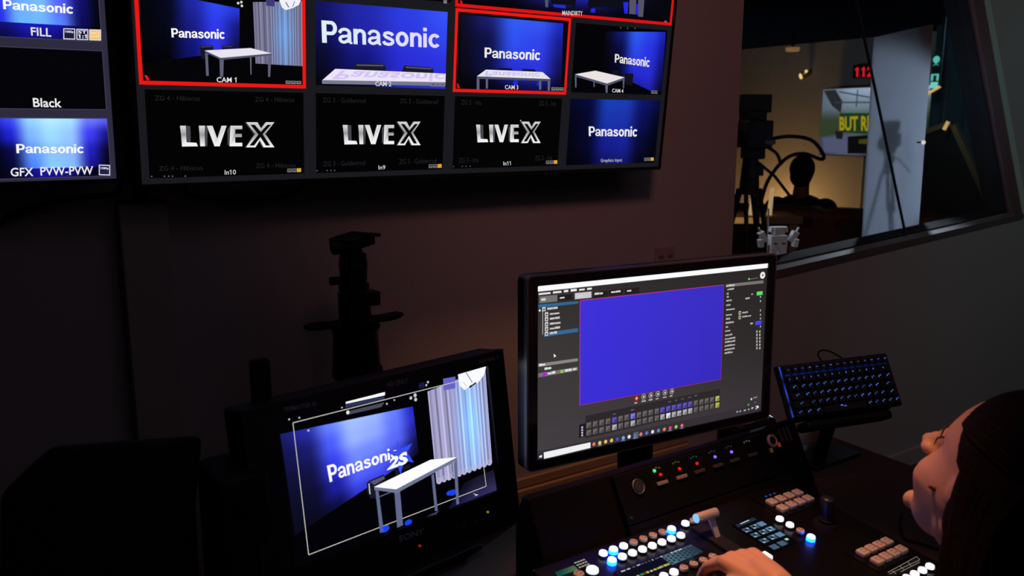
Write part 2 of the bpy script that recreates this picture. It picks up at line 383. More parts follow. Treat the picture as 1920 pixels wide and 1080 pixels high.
# ------------------------------------------------------------------ televisions
TVO = Vector((1.072, 1.881, 1.395)); TVR = rot(0, 5.515, 0); TVP = Plane(TVO, TVR)
BW, WH = 0.3575, (255, 255, 255)
def screen_flat(tile, x0, z0, x1, z1, col=(5, 5, 7)): tile.rect(x0, z0, x1, z1, col, 0)
def icons(cv, px, py, w, h, slope=0.0, col=(150, 150, 150), amber=False, n=3):
    for i in range(n):
        x = px + i * w * 1.12; y = py + slope * (x - px)
        c = (225, 165, 50) if amber and i == n - 1 else col
        cv.poly([(x, y), (x + w, y + slope * w), (x + w, y + h + slope * w), (x, y + h)], c, 6)
        if not (amber and i == n - 1):
            cv.poly([(x + w * .2, y + h * .25), (x + w * .8, y + h * .25), (x + w * .8, y + h * .5), (x + w * .2, y + h * .5)], (25, 25, 28), 7)
def bold_letters():
    """heavy grotesque lower case drawn as thick strokes; returns polygons in a unit box"""
    out = []
    def stroke(pts, w_, x0):
        P = [Vector(p) for p in pts]; n = len(P); Ls = []; Rs = []
        for i in range(n):
            t = (P[min(i + 1, n - 1)] - P[max(i - 1, 0)]).normalized(); nn = Vector((-t.y, t.x)); ww = w_(i / (n - 1)) if callable(w_) else w_
            Ls.append(P[i] + nn * ww / 2); Rs.append(P[i] - nn * ww / 2)
        for i in range(n - 1): out.append([(q.x + x0, q.y) for q in (Ls[i], Ls[i + 1], Rs[i + 1], Rs[i])])
    def bx(x, y, X, Y, x0): out.append([(x + x0, y), (X + x0, y), (X + x0, Y), (x + x0, Y)])
    def arc(cx, cy, rx, ry, a, b, n=20): return [(cx + rx * math.cos(math.radians(a + (b - a) * k / n)), cy + ry * math.sin(math.radians(a + (b - a) * k / n))) for k in range(n + 1)]
    W1 = .168
    def P_(x): bx(0, 0, .19, 1, x); bx(.1, .845, .38, 1, x); bx(.1, .36, .38, .515, x); stroke(arc(.375, .68, .165, .2425, -90, 90), .16, x); return .66
    def a_(x):
        bx(.385, .05, .385 + W1 * .92, .52, x); stroke([(.05, .49)] + arc(.27, .50, .195, .165, 170, 0), .135, x)
        bx(.47, 0, .58, .09, x); stroke(arc(.225, .205, .15, .135, 75, 330), .135, x); stroke([(.26, .34), (.34, .36), (.47, .40)], .12, x); stroke([(.33, .13), (.40, .17), (.45, .25)], .12, x); return .63
    def n_(x): bx(0, 0, W1, .715, x); stroke([(.12, .50)] + arc(.285, .47, .165, .175, 155, 0) + [(.45, .2), (.45, 0)], W1 * .93, x); return .60
    def s_(x): stroke([(.455, .50), (.41, .585), (.26, .635), (.12, .59), (.095, .50), (.17, .415), (.34, .34), (.455, .265), (.455, .16), (.38, .085), (.25, .065), (.11, .10), (.05, .205)], .15, x); return .58
    def o_(x): stroke(arc(.295, .36, .205, .285, 0, 360, 32), .165, x); return .65
    def i_(x): bx(0, 0, W1, .715, x); bx(0, .82, W1, 1, x); return .235
    def c_(x): stroke(arc(.295, .36, .205, .285, 38, 322, 26), .165, x); return .57
    x = 0
    for f in (P_, a_, n_, a_, s_, o_, n_, i_, c_): x += f(x)
    return [[(px / (x - .03), py) for px, py in q] for q in out]
BOLD = bold_letters()
def wordmark(cv, quad, col=WH, col2=None, lay=5, grow=0.0):
    TL, TR, BR, BL = [Vector(cv.pt(p, False)) for p in quad]
    for q in BOLD:
        pts = []; cols = []
        for u, v in q:
            p = BL.lerp(BR, u).lerp(TL.lerp(TR, u), v); pts.append((p.x, p.y)); cols.append(lin(col if col2 is None else [a * (1 - u) + b * u for a, b in zip(col, col2)]))
        cv._add(pts, [(0, 1, 2, 3)], cols, cv.lay(lay))
def livex(cv, x0, y0, x1, y1, sl=0.0):
    """silver block letters L I V E X inside the pixel box"""
    W_, H_ = x1 - x0, y1 - y0
    def P(u, v): return (x0 + u * W_, y0 + v * H_ + sl * u * W_)
    def letter(pts, hi=True):
        vs = [P(*p) for p in pts]
        q = [cv.pt(p, False) for p in vs]
        cols = [lin([215 - 95 * max(0, 1 - abs(p[1] - .45) / .28) + 30 * p[1]] * 3) for p in pts]
        cv._add(q, [tuple(range(len(q)))], cols, 5)
    def side(pts): cv.poly([P(*p) for p in pts], (70, 72, 78), 4)
    side([(.06, .14), (.11, .16), (.115, .80), (.075, .80)]); side([(.27, .14), (.295, .16), (.29, .96), (.26, .94)])
    side([(.44, .14), (.475, .18), (.415, .9), (.38, .96)]); side([(.505, .3), (.53, .14), (.545, .95), (.505, .9)])
    letter([(0, .14), (.062, .14), (.066, .5), (.070, .80), (.175, .82), (.19, .96), (.022, .97), (.012, .5)])
    letter([(.20, .14), (.265, .14), (.262, .5), (.265, .96), (.215, .96), (.207, .5)])
    letter([(.285, .14), (.345, .14), (.395, .66), (.44, .14), (.495, .14), (.42, .96), (.365, .96)])
    letter([(.535, .14), (.66, .14), (.66, .28), (.585, .28), (.585, .46), (.655, .46), (.655, .59), (.585, .59), (.585, .82), (.66, .82), (.66, .96), (.525, .96), (.53, .5)])
    # X as an outlined letter: light slab, dark inner cross
    X = [(.70, 0), (.82, 0), (.86, .25), (.91, 0), (1.0, 0), (.905, .47), (1.0, 1), (.885, 1), (.845, .72), (.80, 1), (.70, 1), (.795, .47)]
    cv.poly([P(u - .012, v + .015) for u, v in X], (60, 62, 68), 4)
    letter(X)
    for pts in ([(.745, .10), (.79, .10), (.875, .47), (.955, .93), (.91, .93), (.84, .53)], [(.925, .10), (.965, .10), (.875, .47), (.785, .93), (.735, .93), (.835, .47)]):
        cv.poly([P(*p) for p in pts], (8, 8, 10), 6)
def border(plane, x0, z0, x1, z1, wd, col, parent, name='tally_border'):
    c = Canvas(plane); y = 8
    c.rect(x0, z0, x1, z0 + wd, col, y); c.rect(x0, z1 - wd, x1, z1, col, y); c.rect(x0, z0 + wd, x0 + wd, z1 - wd, col, y); c.rect(x1 - wd, z0 + wd, x1, z1 - wd, col, y)
    return c.build(name, parent, 'red tally border')
def tv(name, label, o, R, x0, x1, z0, z1):
    t = thing(name, label, 'television', o, R)
    b = MB(); xm, zm = (x0 + x1) / 2, (z0 + z1) / 2; W_, H_ = x1 - x0, z1 - z0
    b.box((xm, 0.016, zm), (W_, 0.026, H_)); b.box((xm, 0.05, zm - 0.04), (W_ * 0.82, 0.05, H_ * 0.7))
    b.build('housing', M_BEZEL, t, bevel=0.004)
    b = MB()
    for fx in (x0, x1 - 0.007): b.box((fx + 0.0035, 0.0, zm), (0.007, 0.008, H_))
    b.box((xm, 0, z0 + 0.004), (W_, 0.008, 0.008)); b.box((xm, 0, z1 - 0.004), (W_, 0.008, 0.008))
    b.build('bezel', M_BEZEL, t)
    b = MB(); b.box((xm, 0.0, zm), (0.30, 0.01, 0.2)); bm_ = b
    bm_.bm.clear(); bm_.cyl((xm, 0.075, zm), (xm, 0.15, zm + 0.012), 0.045); bm_.box((xm, 0.155, zm + 0.01), (0.4, 0.012, 0.25)); bm_.build('wall_bracket', M_METAL, t)
    return t
big = tv('wall_television', 'large wall television showing a grid of camera views and silver logo tiles', TVO, TVR, -0.7235, 0.7235, -0.0205, 0.802)
c = Canvas(TVP); c.grid([(-0.716, 0.795), (0.716, 0.795), (0.716, -0.012), (-0.716, -0.012)], lambda u, v: (26, 26, 30), 1, 1, 0, True)
c.build('display_panel', big)
def cell(j, r):
    x0 = -0.715 + BW * (j + 0.04); x1 = -0.715 + BW * (j + 0.96); z0 = (0.0, 0.195)[r]; return x0, z0, x1, z0 + 0.178
def new_tile(box, col=(4, 4, 6)):
    c = Canvas(TVP); c.rect(*box, col, 1); c.k = 1; return c
STRIPE = [random.random() for _ in range(60)]
def curtain(cv, quad, cx, lay, bright=1.0, folds=13):
    def fn(u, v):
        s = 0.5 + 0.24 * math.sin(u * folds * 6.283 + 2.6 * math.sin(u * 15)) + 0.16 * math.sin(u * folds * 10.7 + 1.9) + 0.10 * math.sin(u * folds * 17.3)
        g = math.exp(-((u - cx) / 0.22) ** 2) * (1 - abs(v - 0.5) * 0.9)
        base = [c_ * (0.50 + 0.62 * s) for c_ in (156, 152, 190)]
        lit = [c_ * (0.74 + 0.4 * s) for c_ in (132, 182, 255)]
        return [min(255, bright * (a * (1 - g) + d * g)) for a, d in zip(base, lit)]
    cv.grid(quad, fn, 90, 8, lay)
def table(cv, top, apron, legs, lay=6, white=(232, 228, 240), grey=(95, 95, 120)):
    for l in legs: cv.poly(l, grey, lay)
    if apron: cv.poly(apron, [g * 0.85 for g in grey], lay + 1)
    cv.poly(top, white, lay + 2)

# camera view 1
c = new_tile(cell(0, 1), (5, 5, 8))
c.lattice([(262, -22), (449, 16), (449, 95), (262, 119)], [[(6, 6, 12), (6, 8, 30), (30, 40, 160), (48, 72, 245), (40, 56, 215)], [(5, 5, 10), (6, 7, 22), (24, 28, 130), (48, 56, 235), (22, 24, 120)], [(2, 2, 5), (3, 3, 10), (16, 18, 105), (46, 52, 228), (14, 14, 60)]], 24, 10, 2)
wordmark(c, [(320.5, 53), (421, 55), (421, 73), (321.5, 70)])
curtain(c, [(474, 4), (566, 2), (567, 124), (479, 119)], 0.62, 3, 0.92)
c.poly([(498, -4), (515, -4), (514, 12), (499, 11)], (62, 60, 120), 4)
c.poly([(521, -6), (566, -6), (560, 9), (549, 15), (535, 19), (528, 14)], (242, 240, 250), 5); c.line((535, 4), (541, 14), 0.002, (90, 90, 120), 6); c.line((552, 2), (548, 13), 0.0015, (120, 120, 150), 6)
for p in ((446, 6), (452, 4), (453, 11)): c.disc(p, 0.0026, (215, 215, 215), 5)
for q in ([(374, 86), (398, 85), (400, 93), (385, 95), (390, 108), (377, 110)], [(415, 86), (436, 85), (438, 91), (416, 92)]): c.poly(q, (22, 22, 34), 5)
c.line((376, 88), (397, 87), 0.0018, (70, 70, 95), 6); c.line((417, 88), (435, 87), 0.0018, (60, 60, 85), 6)
table(c, [(383, 94.5), (469, 90), (509, 100), (413, 108.5)], [(383, 95), (413, 108), (509, 100), (509, 103.5), (414, 112.5), (384, 98)], [[(384, 99), (389, 101), (391, 142), (386, 142)], [(411, 110), (419, 111), (418, 144), (412, 144)], [(502, 103), (508, 103), (506, 144), (502, 144)], [(468, 106), (471, 106), (471, 140), (469, 140)]])
c.label('CAM 1', 424, 149.5, 37, 9.5, (225, 225, 228), 9, 0.012, 0.01)
icons(c, 535, 151, 9, 6, 0.03, (120, 120, 122)); c.poly([(270, 141), (275, 141), (280, 150), (274, 150)], (225, 25, 25), 9)
t = c.build('video_tile', big, 'tile with a white table, blue wall and pale curtain, caption CAM 1')
border(TVP, -0.7105, 0.1875, -0.3665, 0.386, 0.0075, (238, 22, 20), t)
# camera view 2
x0, z0, x1, z1 = cell(1, 1); c = new_tile((x0, z0, x1, z1), (12, 12, 50))
c.lattice([(x0, z1), (x1, z1), (x1, z0), (x0, z0)], [[(20, 20, 90), (34, 40, 170), (44, 62, 225), (54, 84, 250)], [(16, 16, 80), (34, 36, 165), (46, 56, 225), (50, 70, 240)], [(10, 10, 40), (20, 22, 120), (42, 46, 212), (44, 52, 225)], [(6, 6, 14), (8, 8, 40), (36, 40, 190), (40, 46, 205)]], 20, 12, 2, True)
wordmark(c, [(602, 38), (824, 54), (824, 90), (603.5, 80)], (222, 240, 250), (226, 214, 246))
for q in ([(661, 131), (666, 119), (716, 120), (722, 124), (724, 135)], [(752, 137), (757, 123), (806, 126), (812, 130), (813, 140)]): c.poly(q, (26, 26, 36), 4)
c.line((668, 122), (718, 123), 0.003, (88, 88, 108), 5); c.line((760, 126), (808, 129), 0.003, (84, 84, 104), 5)
c.poly([(628, 129), (835, 138), (834.5, 155), (603, 151)], (236, 228, 248), 5)
c.text('Panasonic', [(622, 148), (833, 153), (833, 138), (640, 132)], (210, 196, 244), 6, 0.02)
c.poly([(603, 150), (834.5, 154), (834, 161), (603, 157)], (120, 122, 140), 7)
c.label('CAM 2', 717.5, 157, 30, 9, (215, 215, 220), 9, 0.012, 0.02); icons(c, 807, 156, 8, 6, 0.02, (110, 110, 112))
c.build('video_tile', big, 'tile with a large white wordmark on blue above a long white table')
# camera view 3
c = new_tile((cell(2, 1)[0] - 0.006, 0.189, cell(2, 1)[2] + 0.006, 0.384), (8, 8, 11))
c.lattice([(864, 27), (1056, 44), (1052, 172), (862, 168)], [[(14, 14, 40), (28, 30, 110), (50, 92, 245), (52, 88, 240), (30, 42, 190)], [(12, 12, 30), (16, 18, 70), (48, 80, 240), (48, 66, 235), (22, 26, 130)], [(10, 10, 22), (14, 16, 60), (40, 50, 215), (44, 54, 225), (18, 18, 80)], [(4, 4, 8), (5, 5, 14), (10, 10, 50), (14, 14, 70), (6, 6, 20)]], 20, 12, 2)
wordmark(c, [(908, 89), (1013, 93), (1012, 113), (908, 108)], (240, 238, 232))
for q in ([(932, 131), (936, 127), (958, 128), (961, 132)], [(977, 133), (980, 129), (1002, 130), (1005, 135)]): c.poly(q, (20, 20, 34), 4)
for p, r_ in (((966, 155), 0.007), ((1009, 157), 0.005)): c.disc(p, r_, (34, 44, 210), 4)
table(c, [(910, 130.5), (1016, 135), (1031, 148), (893, 143)], [(893, 143), (1031, 148), (1031, 152), (893, 147.5)], [[(893, 147), (898, 147), (898, 168), (893, 168)], [(910, 148), (914, 148), (914, 166), (910, 166)], [(1010, 151), (1014, 151), (1014, 168), (1010, 168)], [(1026, 151), (1031, 151), (1030, 170), (1026, 170)]])
c.text('Panasonic', [(908, 143), (1012, 146), (1010, 137), (910, 133)], (200, 194, 240), 9, 0.02)
c.label('CAM 3', 958, 163.5, 25, 8, (220, 220, 222), 9, 0.012, 0.03); icons(c, 1033, 163.5, 7, 6, 0.02, (120, 120, 122)); c.poly([(855, 157), (858, 157), (861, 165), (857, 165)], (225, 25, 25), 9)
t = c.build('video_tile', big, 'red bordered tile with a wordmark over a white table, caption CAM 3')
border(TVP, 0.006, 0.1885, 0.3535, 0.3835, 0.0075, (240, 24, 20), t)
# camera view 4
c = new_tile(cell(3, 1), (4, 4, 6))
c.lattice([(1136, 59), (1248, 60), (1240, 172), (1128, 160)], [[(8, 8, 26), (18, 26, 110), (46, 92, 240), (42, 66, 230), (26, 34, 180)], [(6, 6, 16), (10, 12, 60), (44, 74, 235), (40, 52, 225), (20, 22, 140)], [(5, 5, 12), (8, 9, 40), (38, 44, 210), (40, 46, 215), (16, 16, 90)], [(3, 3, 6), (4, 4, 12), (26, 28, 150), (32, 34, 180), (8, 8, 40)]], 18, 12, 2)
c.poly([(1072, 173), (1072, 150), (1180, 152), (1215, 168), (1228, 178)], (5, 5, 9), 3)
wordmark(c, [(1152.5, 101), (1218, 108), (1217, 126), (1152, 117)], (238, 234, 224))
for q in ([(1147, 132), (1160, 132), (1162, 140), (1148, 140)], [(1170, 137), (1187, 138), (1185, 160), (1172, 158)]): c.poly(q, (18, 18, 28), 5)
table(c, [(1077, 139), (1115, 132.5), (1170, 145), (1137, 156.5)], [(1077, 139), (1137, 156), (1170, 145), (1170, 149), (1137, 161), (1077, 143)], [[(1077, 142), (1080, 143), (1080, 164), (1077.5, 164)], [(1112, 152), (1114, 152), (1114, 163), (1112, 163)], [(1134, 160), (1139, 160), (1138, 174), (1135, 174)], [(1167, 149), (1170, 148), (1169, 165), (1167, 166)]], white=(235, 226, 226))
c.label('CAM 4', 1157, 170, 21, 7, (215, 215, 218), 9, 0.012, 0.05); icons(c, 1220, 169.5, 5.5, 6, 0.02, (105, 105, 108), n=2)
for p in ((1163, 52), (1176, 53), (1190, 53)): c.disc(p, 0.002, (90, 90, 95), 5)
c.build('video_tile', big, 'tile with a white table seen from a corner and a blue wall, caption CAM 4')
# upper tiles, cut by the picture's top edge
c = new_tile((-0.705, 0.395, -0.004, 0.788), (5, 5, 8)); icons(c, 831, 0, 6, 6, 0.05, (140, 140, 140), n=1)
c.build('video_tile', big, 'dark wide tile at the top left of the grid')
c = new_tile((0.011, 0.394, 0.704, 0.786), (7, 7, 14))
c.lattice([(870, -60), (1247, -40), (1240, 40), (862, 10)], [[(8, 8, 20), (20, 20, 60), (40, 46, 215), (42, 50, 220), (16, 16, 60), (10, 10, 22)], [(6, 6, 12), (10, 10, 30), (30, 34, 150), (34, 36, 170), (12, 12, 40), (8, 8, 16)], [(5, 5, 9), (5, 5, 10), (8, 8, 22), (8, 8, 24), (6, 6, 14), (6, 6, 10)]], 24, 8, 2)
for q in ([(1021, -6), (1028, -6), (1027, 14), (1022, 13)], [(1180, -6), (1193, -6), (1190, 27), (1179, 26)], [(1196, -6), (1208, -6), (1205, 32), (1196, 31)]): c.poly(q, (84, 84, 100), 4)
for q in ([(1030, -6), (1080, -6), (1078, 9), (1076, 22), (1073, 22), (1073, 10), (1034, 8)], [(1104, -6), (1168, -6), (1166, 14), (1110, 13), (1104, 20), (1101, 10)]): c.poly(q, (14, 14, 24), 5)
for q in ([(1036, 8), (1060, 9), (1060, 16), (1038, 13)], [(1108, 16), (1116, 16), (1115, 24), (1107, 23)], [(1168, 4), (1178, 4), (1176, 26), (1170, 25)], [(1186, 7), (1198, 8), (1196, 28), (1186, 26)]): c.poly(q, (38, 42, 215), 3)
c.label('MAINDIRTY', 1072, 24.5, 38, 8, (215, 215, 215), 9, 0.008, 0.03); c.poly([(861, 1), (864, 1), (867, 9), (863, 9)], (225, 25, 25), 9); icons(c, 1245, 39, 4, 4, 0, (130, 130, 130), n=1)
t = c.build('video_tile', big, 'red bordered wide tile at the top right of the grid, caption MAINDIRTY')
border(TVP, 0.0045, 0.3868, 0.7115, 0.793, 0.0075, (230, 16, 16), t)
# logo tiles
def ghost(c, txt, spots, sl):
    for x, y, w_ in spots: c.label(txt, x, y, w_, 9, (34, 34, 37), 3, 0.0, sl)
c = new_tile(cell(0, 0), (3, 3, 4)); ghost(c, 'ZG 4 - Hibiscus', [(332, 184, 84), (515, 186.5, 74)], .01); ghost(c, 'ZG 4 - Hibiscus', [(339, 315, 82), (517, 310, 74)], -.02)
livex(c, 337, 229, 514, 276, 0.0); c.label('In10', 431, 322.5, 21, 9, (205, 205, 208), 9, 0.01, -.02); icons(c, 538, 316, 8, 7, -.03, (105, 105, 108), True)
for x in (284, 308, 316, 323, 347): c.disc((x, 330.5 - (x - 284) * .01), 0.0014, (110, 110, 112), 5)
c.build('video_tile', big, 'black tile with a silver logo, captioned In10')
c = new_tile(cell(1, 0), (3, 3, 4)); ghost(c, 'ZG 3 - Goldenrod', [(645, 188, 80), (785, 190, 71)], .02); ghost(c, 'ZG 3 - Goldenrod', [(645, 306, 78), (783, 302, 70)], -.03)
livex(c, 642, 228, 788, 272, 0.0); c.label('In9', 715, 313.5, 13, 8, (205, 205, 208), 9, 0.01, -.02); icons(c, 803, 308, 7.5, 7, -.03, (105, 105, 108), True)
for x in (594, 613, 620, 627): c.disc((x, 320 - (x - 594) * .02), 0.0014, (110, 110, 112), 5)
c.build('video_tile', big, 'black tile with a silver logo, captioned In9')
c = new_tile(cell(2, 0), (5, 4, 4)); ghost(c, 'ZG 5 - Iris', [(883, 192, 37), (1026, 194, 32)], .02); ghost(c, 'ZG 5 - Iris', [(878, 300, 36), (1019, 296, 32)], -.03)
livex(c, 892, 228, 1013, 268, 0.0); c.label('In11', 949.5, 306, 14, 7.5, (200, 200, 203), 9, 0.01, -.03); icons(c, 1023, 301, 6.5, 6.5, -.03, (105, 105, 108), True)
c.disc((975.5, 226), 0.0016, (220, 220, 220), 6)
for x in (850, 866, 873, 881): c.disc((x, 312 - (x - 850) * .02), 0.0014, (100, 100, 102), 5)
c.build('video_tile', big, 'black tile with a silver logo, captioned In11')
x0, z0, x1, z1 = cell(3, 0); c = new_tile((x0, z0, x1, z1), (4, 5, 12))
c.lattice([(x0, z1), (x1, z1), (x1, z0), (x0, z0)], [[(6, 8, 36), (8, 10, 60), (26, 62, 180), (28, 60, 178), (14, 20, 110), (8, 12, 60)], [(4, 6, 24), (6, 8, 44), (26, 52, 172), (28, 48, 170), (12, 16, 84), (5, 7, 30)], [(4, 5, 18), (6, 8, 40), (22, 30, 140), (26, 34, 150), (8, 10, 50), (4, 5, 16)], [(3, 3, 8), (4, 5, 20), (16, 20, 100), (20, 24, 112), (5, 6, 26), (3, 3, 8)]], 20, 12, 2, True)
wordmark(c, [(1103, 237), (1195, 237), (1194, 256), (1103.5, 255)], (238, 238, 240))
c.label('Graphics input', 1145, 301, 40, 8, (185, 185, 190), 9, 0.006, -.03); icons(c, 1207, 295.5, 5.5, 6, -.02, (110, 110, 112), True)
c.build('video_tile', big, 'tile with a white wordmark on a blue glow, bottom right of the grid')

small = tv('wall_television', 'smaller wall television at the left edge with grey framed blue tiles', TVO, TVR, -1.716, -0.7565, -0.006, 0.548)
c = Canvas(TVP); c.grid([(-1.71, 0.542), (-0.7585, 0.542), (-0.7585, -0.001), (-1.71, -0.001)], lambda u, v: (46, 43, 62), 1, 1, 0, True); c.build('display_panel', small)
def ltile(z0, z1): c = Canvas(TVP); c.rect(-0.975, z0, -0.7725, z1, (4, 4, 9), 1); return c
def rim(c, z0, z1):
    for a in ((-0.975, z0, -0.7725, z0 + 0.0012), (-0.975, z1 - 0.0012, -0.7725, z1), (-0.7737, z0, -0.7725, z1)): c.rect(*a, (70, 66, 90), 3)
def badge(c, px, py, w_, h_, fill, rows):
    q = [c.P.l(p) for p in ((px, py), (px + w_, py + .7), (px + w_, py + h_ + .7), (px, py + h_))]
    c.poly(q, (228, 226, 250), 6, True)
    ins = [c.P.l(p) for p in ((px + 1.6, py + 1.6), (px + w_ - 1.6, py + 2.2), (px + w_ - 1.6, py + h_ - 1), (px + 1.6, py + h_ - 1.6))]
    c.poly(ins, fill, 7, True)
    for txt, yy, hh, col in rows: c.label(txt, px + w_ / 2, py + yy, w_ * .74, hh, col, 8, 0.02, 0.03)
c = ltile(0.265, 0.379)
c.lattice([(-0.975, 0.379), (-0.7725, 0.379), (-0.7725, 0.292), (-0.975, 0.292)], [[(8, 8, 30), (40, 60, 250), (120, 190, 255), (130, 200, 255), (90, 110, 255), (30, 26, 190), (6, 6, 30)], [(6, 6, 22), (40, 50, 245), (110, 170, 255), (120, 190, 255), (84, 100, 255), (18, 16, 110), (5, 5, 14)], [(5, 5, 20), (34, 40, 225), (108, 180, 255), (112, 184, 255), (90, 130, 255), (16, 14, 90), (4, 4, 10)]], 24, 10, 2, True)
c.lattice([(-0.975, 0.292), (-0.7725, 0.292), (-0.7725, 0.265), (-0.975, 0.265)], [[(4, 4, 20), (20, 18, 120), (28, 26, 190), (26, 24, 175), (14, 12, 80), (4, 4, 10)], [(3, 3, 8), (12, 10, 70), (20, 18, 130), (18, 16, 110), (8, 7, 36), (3, 3, 6)]], 18, 3, 2, True)
wordmark(c, [(5, -1), (137, 8), (137.5, 26), (6, 17)]); c.text('FILL', [(57, 51), (96, 53), (96, 69), (58.5, 66.5)], (235, 235, 235), 6, 0.012)
badge(c, 118.5, 53, 22, 20.5, (30, 28, 60), [('1080p', 7, 5, (235, 235, 255))]); badge(c, 143, 54, 22, 20.5, (26, 24, 56), [('ST', 6, 6, (235, 235, 255)), ('1:1', 14, 7, (235, 235, 255))]); badge(c, 167, 55, 22, 20.5, (240, 190, 100), [('NO', 7, 5.5, (255, 232, 190)), ('CNV', 13.5, 5.5, (255, 232, 190))])
rim(c, 0.265, 0.379); c.build('video_tile', small, 'tile with a wordmark on a pale blue glow, captioned FILL')
c = ltile(0.137, 0.249); c.text('Black', [(61, 183.5), (114.5, 184.5), (115.5, 201.5), (62.5, 200.5)], (238, 238, 240), 6, 0.014); rim(c, 0.137, 0.249)
c.build('video_tile', small, 'empty black tile captioned Black')
c = ltile(0.007, 0.121)
c.lattice([(-0.975, 0.121), (-0.7725, 0.121), (-0.7725, 0.026), (-0.975, 0.026)], [[(30, 30, 190), (60, 70, 245), (150, 215, 255), (185, 236, 255), (170, 230, 255), (110, 120, 255), (92, 96, 255)], [(8, 8, 70), (30, 34, 210), (130, 185, 255), (160, 222, 255), (150, 200, 255), (60, 60, 245), (24, 22, 130)], [(3, 3, 14), (10, 10, 70), (96, 150, 255), (140, 196, 255), (140, 185, 255), (34, 30, 185), (6, 6, 30)], [(3, 3, 10), (8, 8, 50), (80, 130, 255), (140, 205, 255), (130, 190, 255), (24, 20, 140), (4, 4, 12)]], 28, 14, 2, True)
c.lattice([(-0.975, 0.026), (-0.7725, 0.026), (-0.7725, 0.007), (-0.975, 0.007)], [[(4, 4, 12), (10, 9, 50), (26, 24, 175), (24, 22, 150), (8, 7, 40), (4, 4, 8)], [(3, 3, 8), (8, 7, 40), (22, 20, 140), (20, 18, 120), (6, 5, 30), (3, 3, 6)]], 18, 3, 2, True)
wordmark(c, [(30, 270), (157, 270), (157, 287), (31, 287)]); c.text('GFX', [(19.5, 314.5), (62, 314), (62.5, 330), (20, 330.5)], (240, 240, 240), 6, 0.012); c.text('PVW-PVW', [(75, 313), (174, 311.5), (174.5, 327), (76, 329)], (240, 240, 240), 6, 0.012)
badge(c, 185, 308.5, 21, 19.5, (34, 32, 70), [('1080p', 7, 5, (235, 235, 255))]); rim(c, 0.007, 0.121)
c.build('video_tile', small, 'tile with a wordmark on a bright glow, captioned GFX PVW-PVW')

# cables under the televisions
def cable(name, label, pts, r, m=None, cat='cable'):
    b = MB(); b.tube(curve_pts(pts), r, 8); return tag(b.build(name, m or M_RUBBER, None, True), label, cat)
cable('hanging_cable', 'black cable sagging under the larger television', [(0.43, 1.985, 1.40), (0.47, 1.985, 1.352), at_y(355, 366, 1.985), at_y(430, 379, 1.985), at_y(500, 375, 1.985), at_y(560, 358, 1.985), (0.74, 1.985, 1.395)], 0.006)
cable('hanging_cable', 'black cable drooping below the smaller television at the far left', [(-0.3, 1.985, 1.36), at_y(-60, 425, 1.985), at_y(20, 404, 1.985), at_y(90, 382, 1.985), at_y(150, 370, 1.985), at_y(215, 362, 1.985), (0.34, 1.985, 1.40)], 0.006)
cable('hanging_cable', 'thick black cable bundle dropping into the top of the pale raceway', [(0.37, 1.99, 1.45), (0.372, 1.99, 1.40), (0.374, 1.995, 1.342)], 0.014)

# ------------------------------------------------------------------ desk with raised rack turret
DT = 0.73
desk = thing('control_desk', 'long black control desk with a sloped rack turret', 'desk', (0, 0, 0))
M_DESK = wood_mat('dark_desktop', (0.030, 0.018, 0.011), (0.050, 0.030, 0.018), 0.7)
b = MB(); b.prism([(-0.55, 0.62, DT), (1.79, 0.62, DT), (1.824, 1.315, DT), (1.815, 1.376, DT), (-0.55, 1.376, DT)], (0, 0, -0.032)); b.build('desktop', M_DESK, desk, bevel=0.004)
def turret(x0, x1):
    return [(x0, 1.017, DT), (x0, 1.1, 0.889), (x0, 1.116, 0.889), (x0, 1.135, 0.84), (x0, 1.135, DT)], (x1 - x0, 0, 0)
b = MB(); b.prism(*turret(0.77, 1.462)); b.build('turret', mat('black_desk_laminate', (0.0035, 0.003, 0.003), 0.6, spec=0.12, noise=0.2, scale=60), desk, bevel=0.005)
for x in (-0.5, 1.72):
    b = MB(); b.box((x, 0.99, 0.349), (0.04, 0.72, 0.698)); b.build('side_panel', M_BLACK, desk, bevel=0.003)
b = MB(); b.box((0.61, 1.30, 0.40), (2.2, 0.02, 0.55)); b.build('modesty_panel', M_BLACK, desk)

# rack panel set into the turret slope
BO = Vector((1.2, 1.1, 0.889)); BR_ = rot(0, -32.6, 0)
rack = thing('intercom_panel', 'black rack intercom panel with coloured lights along the turret slope', 'intercom panel', BO, BR_)
b = MB(); b.box((-0.01, -0.004, -0.05), (0.482, 0.008, 0.088)); b.build('front_plate', mat('rack_plate', (0.0035, 0.0035, 0.004), 0.5, spec=0.15), rack, bevel=0.0015)
b = MB(); b.box((-0.01, -0.003, -0.125), (0.482, 0.006, 0.058)); b.build('blank_plate', mat('rack_blank', (0.0042, 0.0036, 0.0032), 0.6, spec=0.12), rack, bevel=0.0015)
def led(x, z, col, r=0.0032, s=1.0):
    b = MB(); b.cyl((x, -0.008, z), (x, -0.0105, z), r, r * .8, 12); b.build('indicator_light', mat('led_%d_%d_%d' % tuple(int(v * 9) for v in col), col, 0.4, emit=col, strength=s), rack)
led(-0.156, -0.017, (0.05, 0.85, 0.30), s=0.9)
for x in (-0.145, -0.097, -0.051): led(x, -0.0265, (0.75, 0.01, 0.01), s=0.8)
for x in (-0.001, 0.045): led(x, -0.0245, (0.28, 0.12, 1.0), s=1.1)
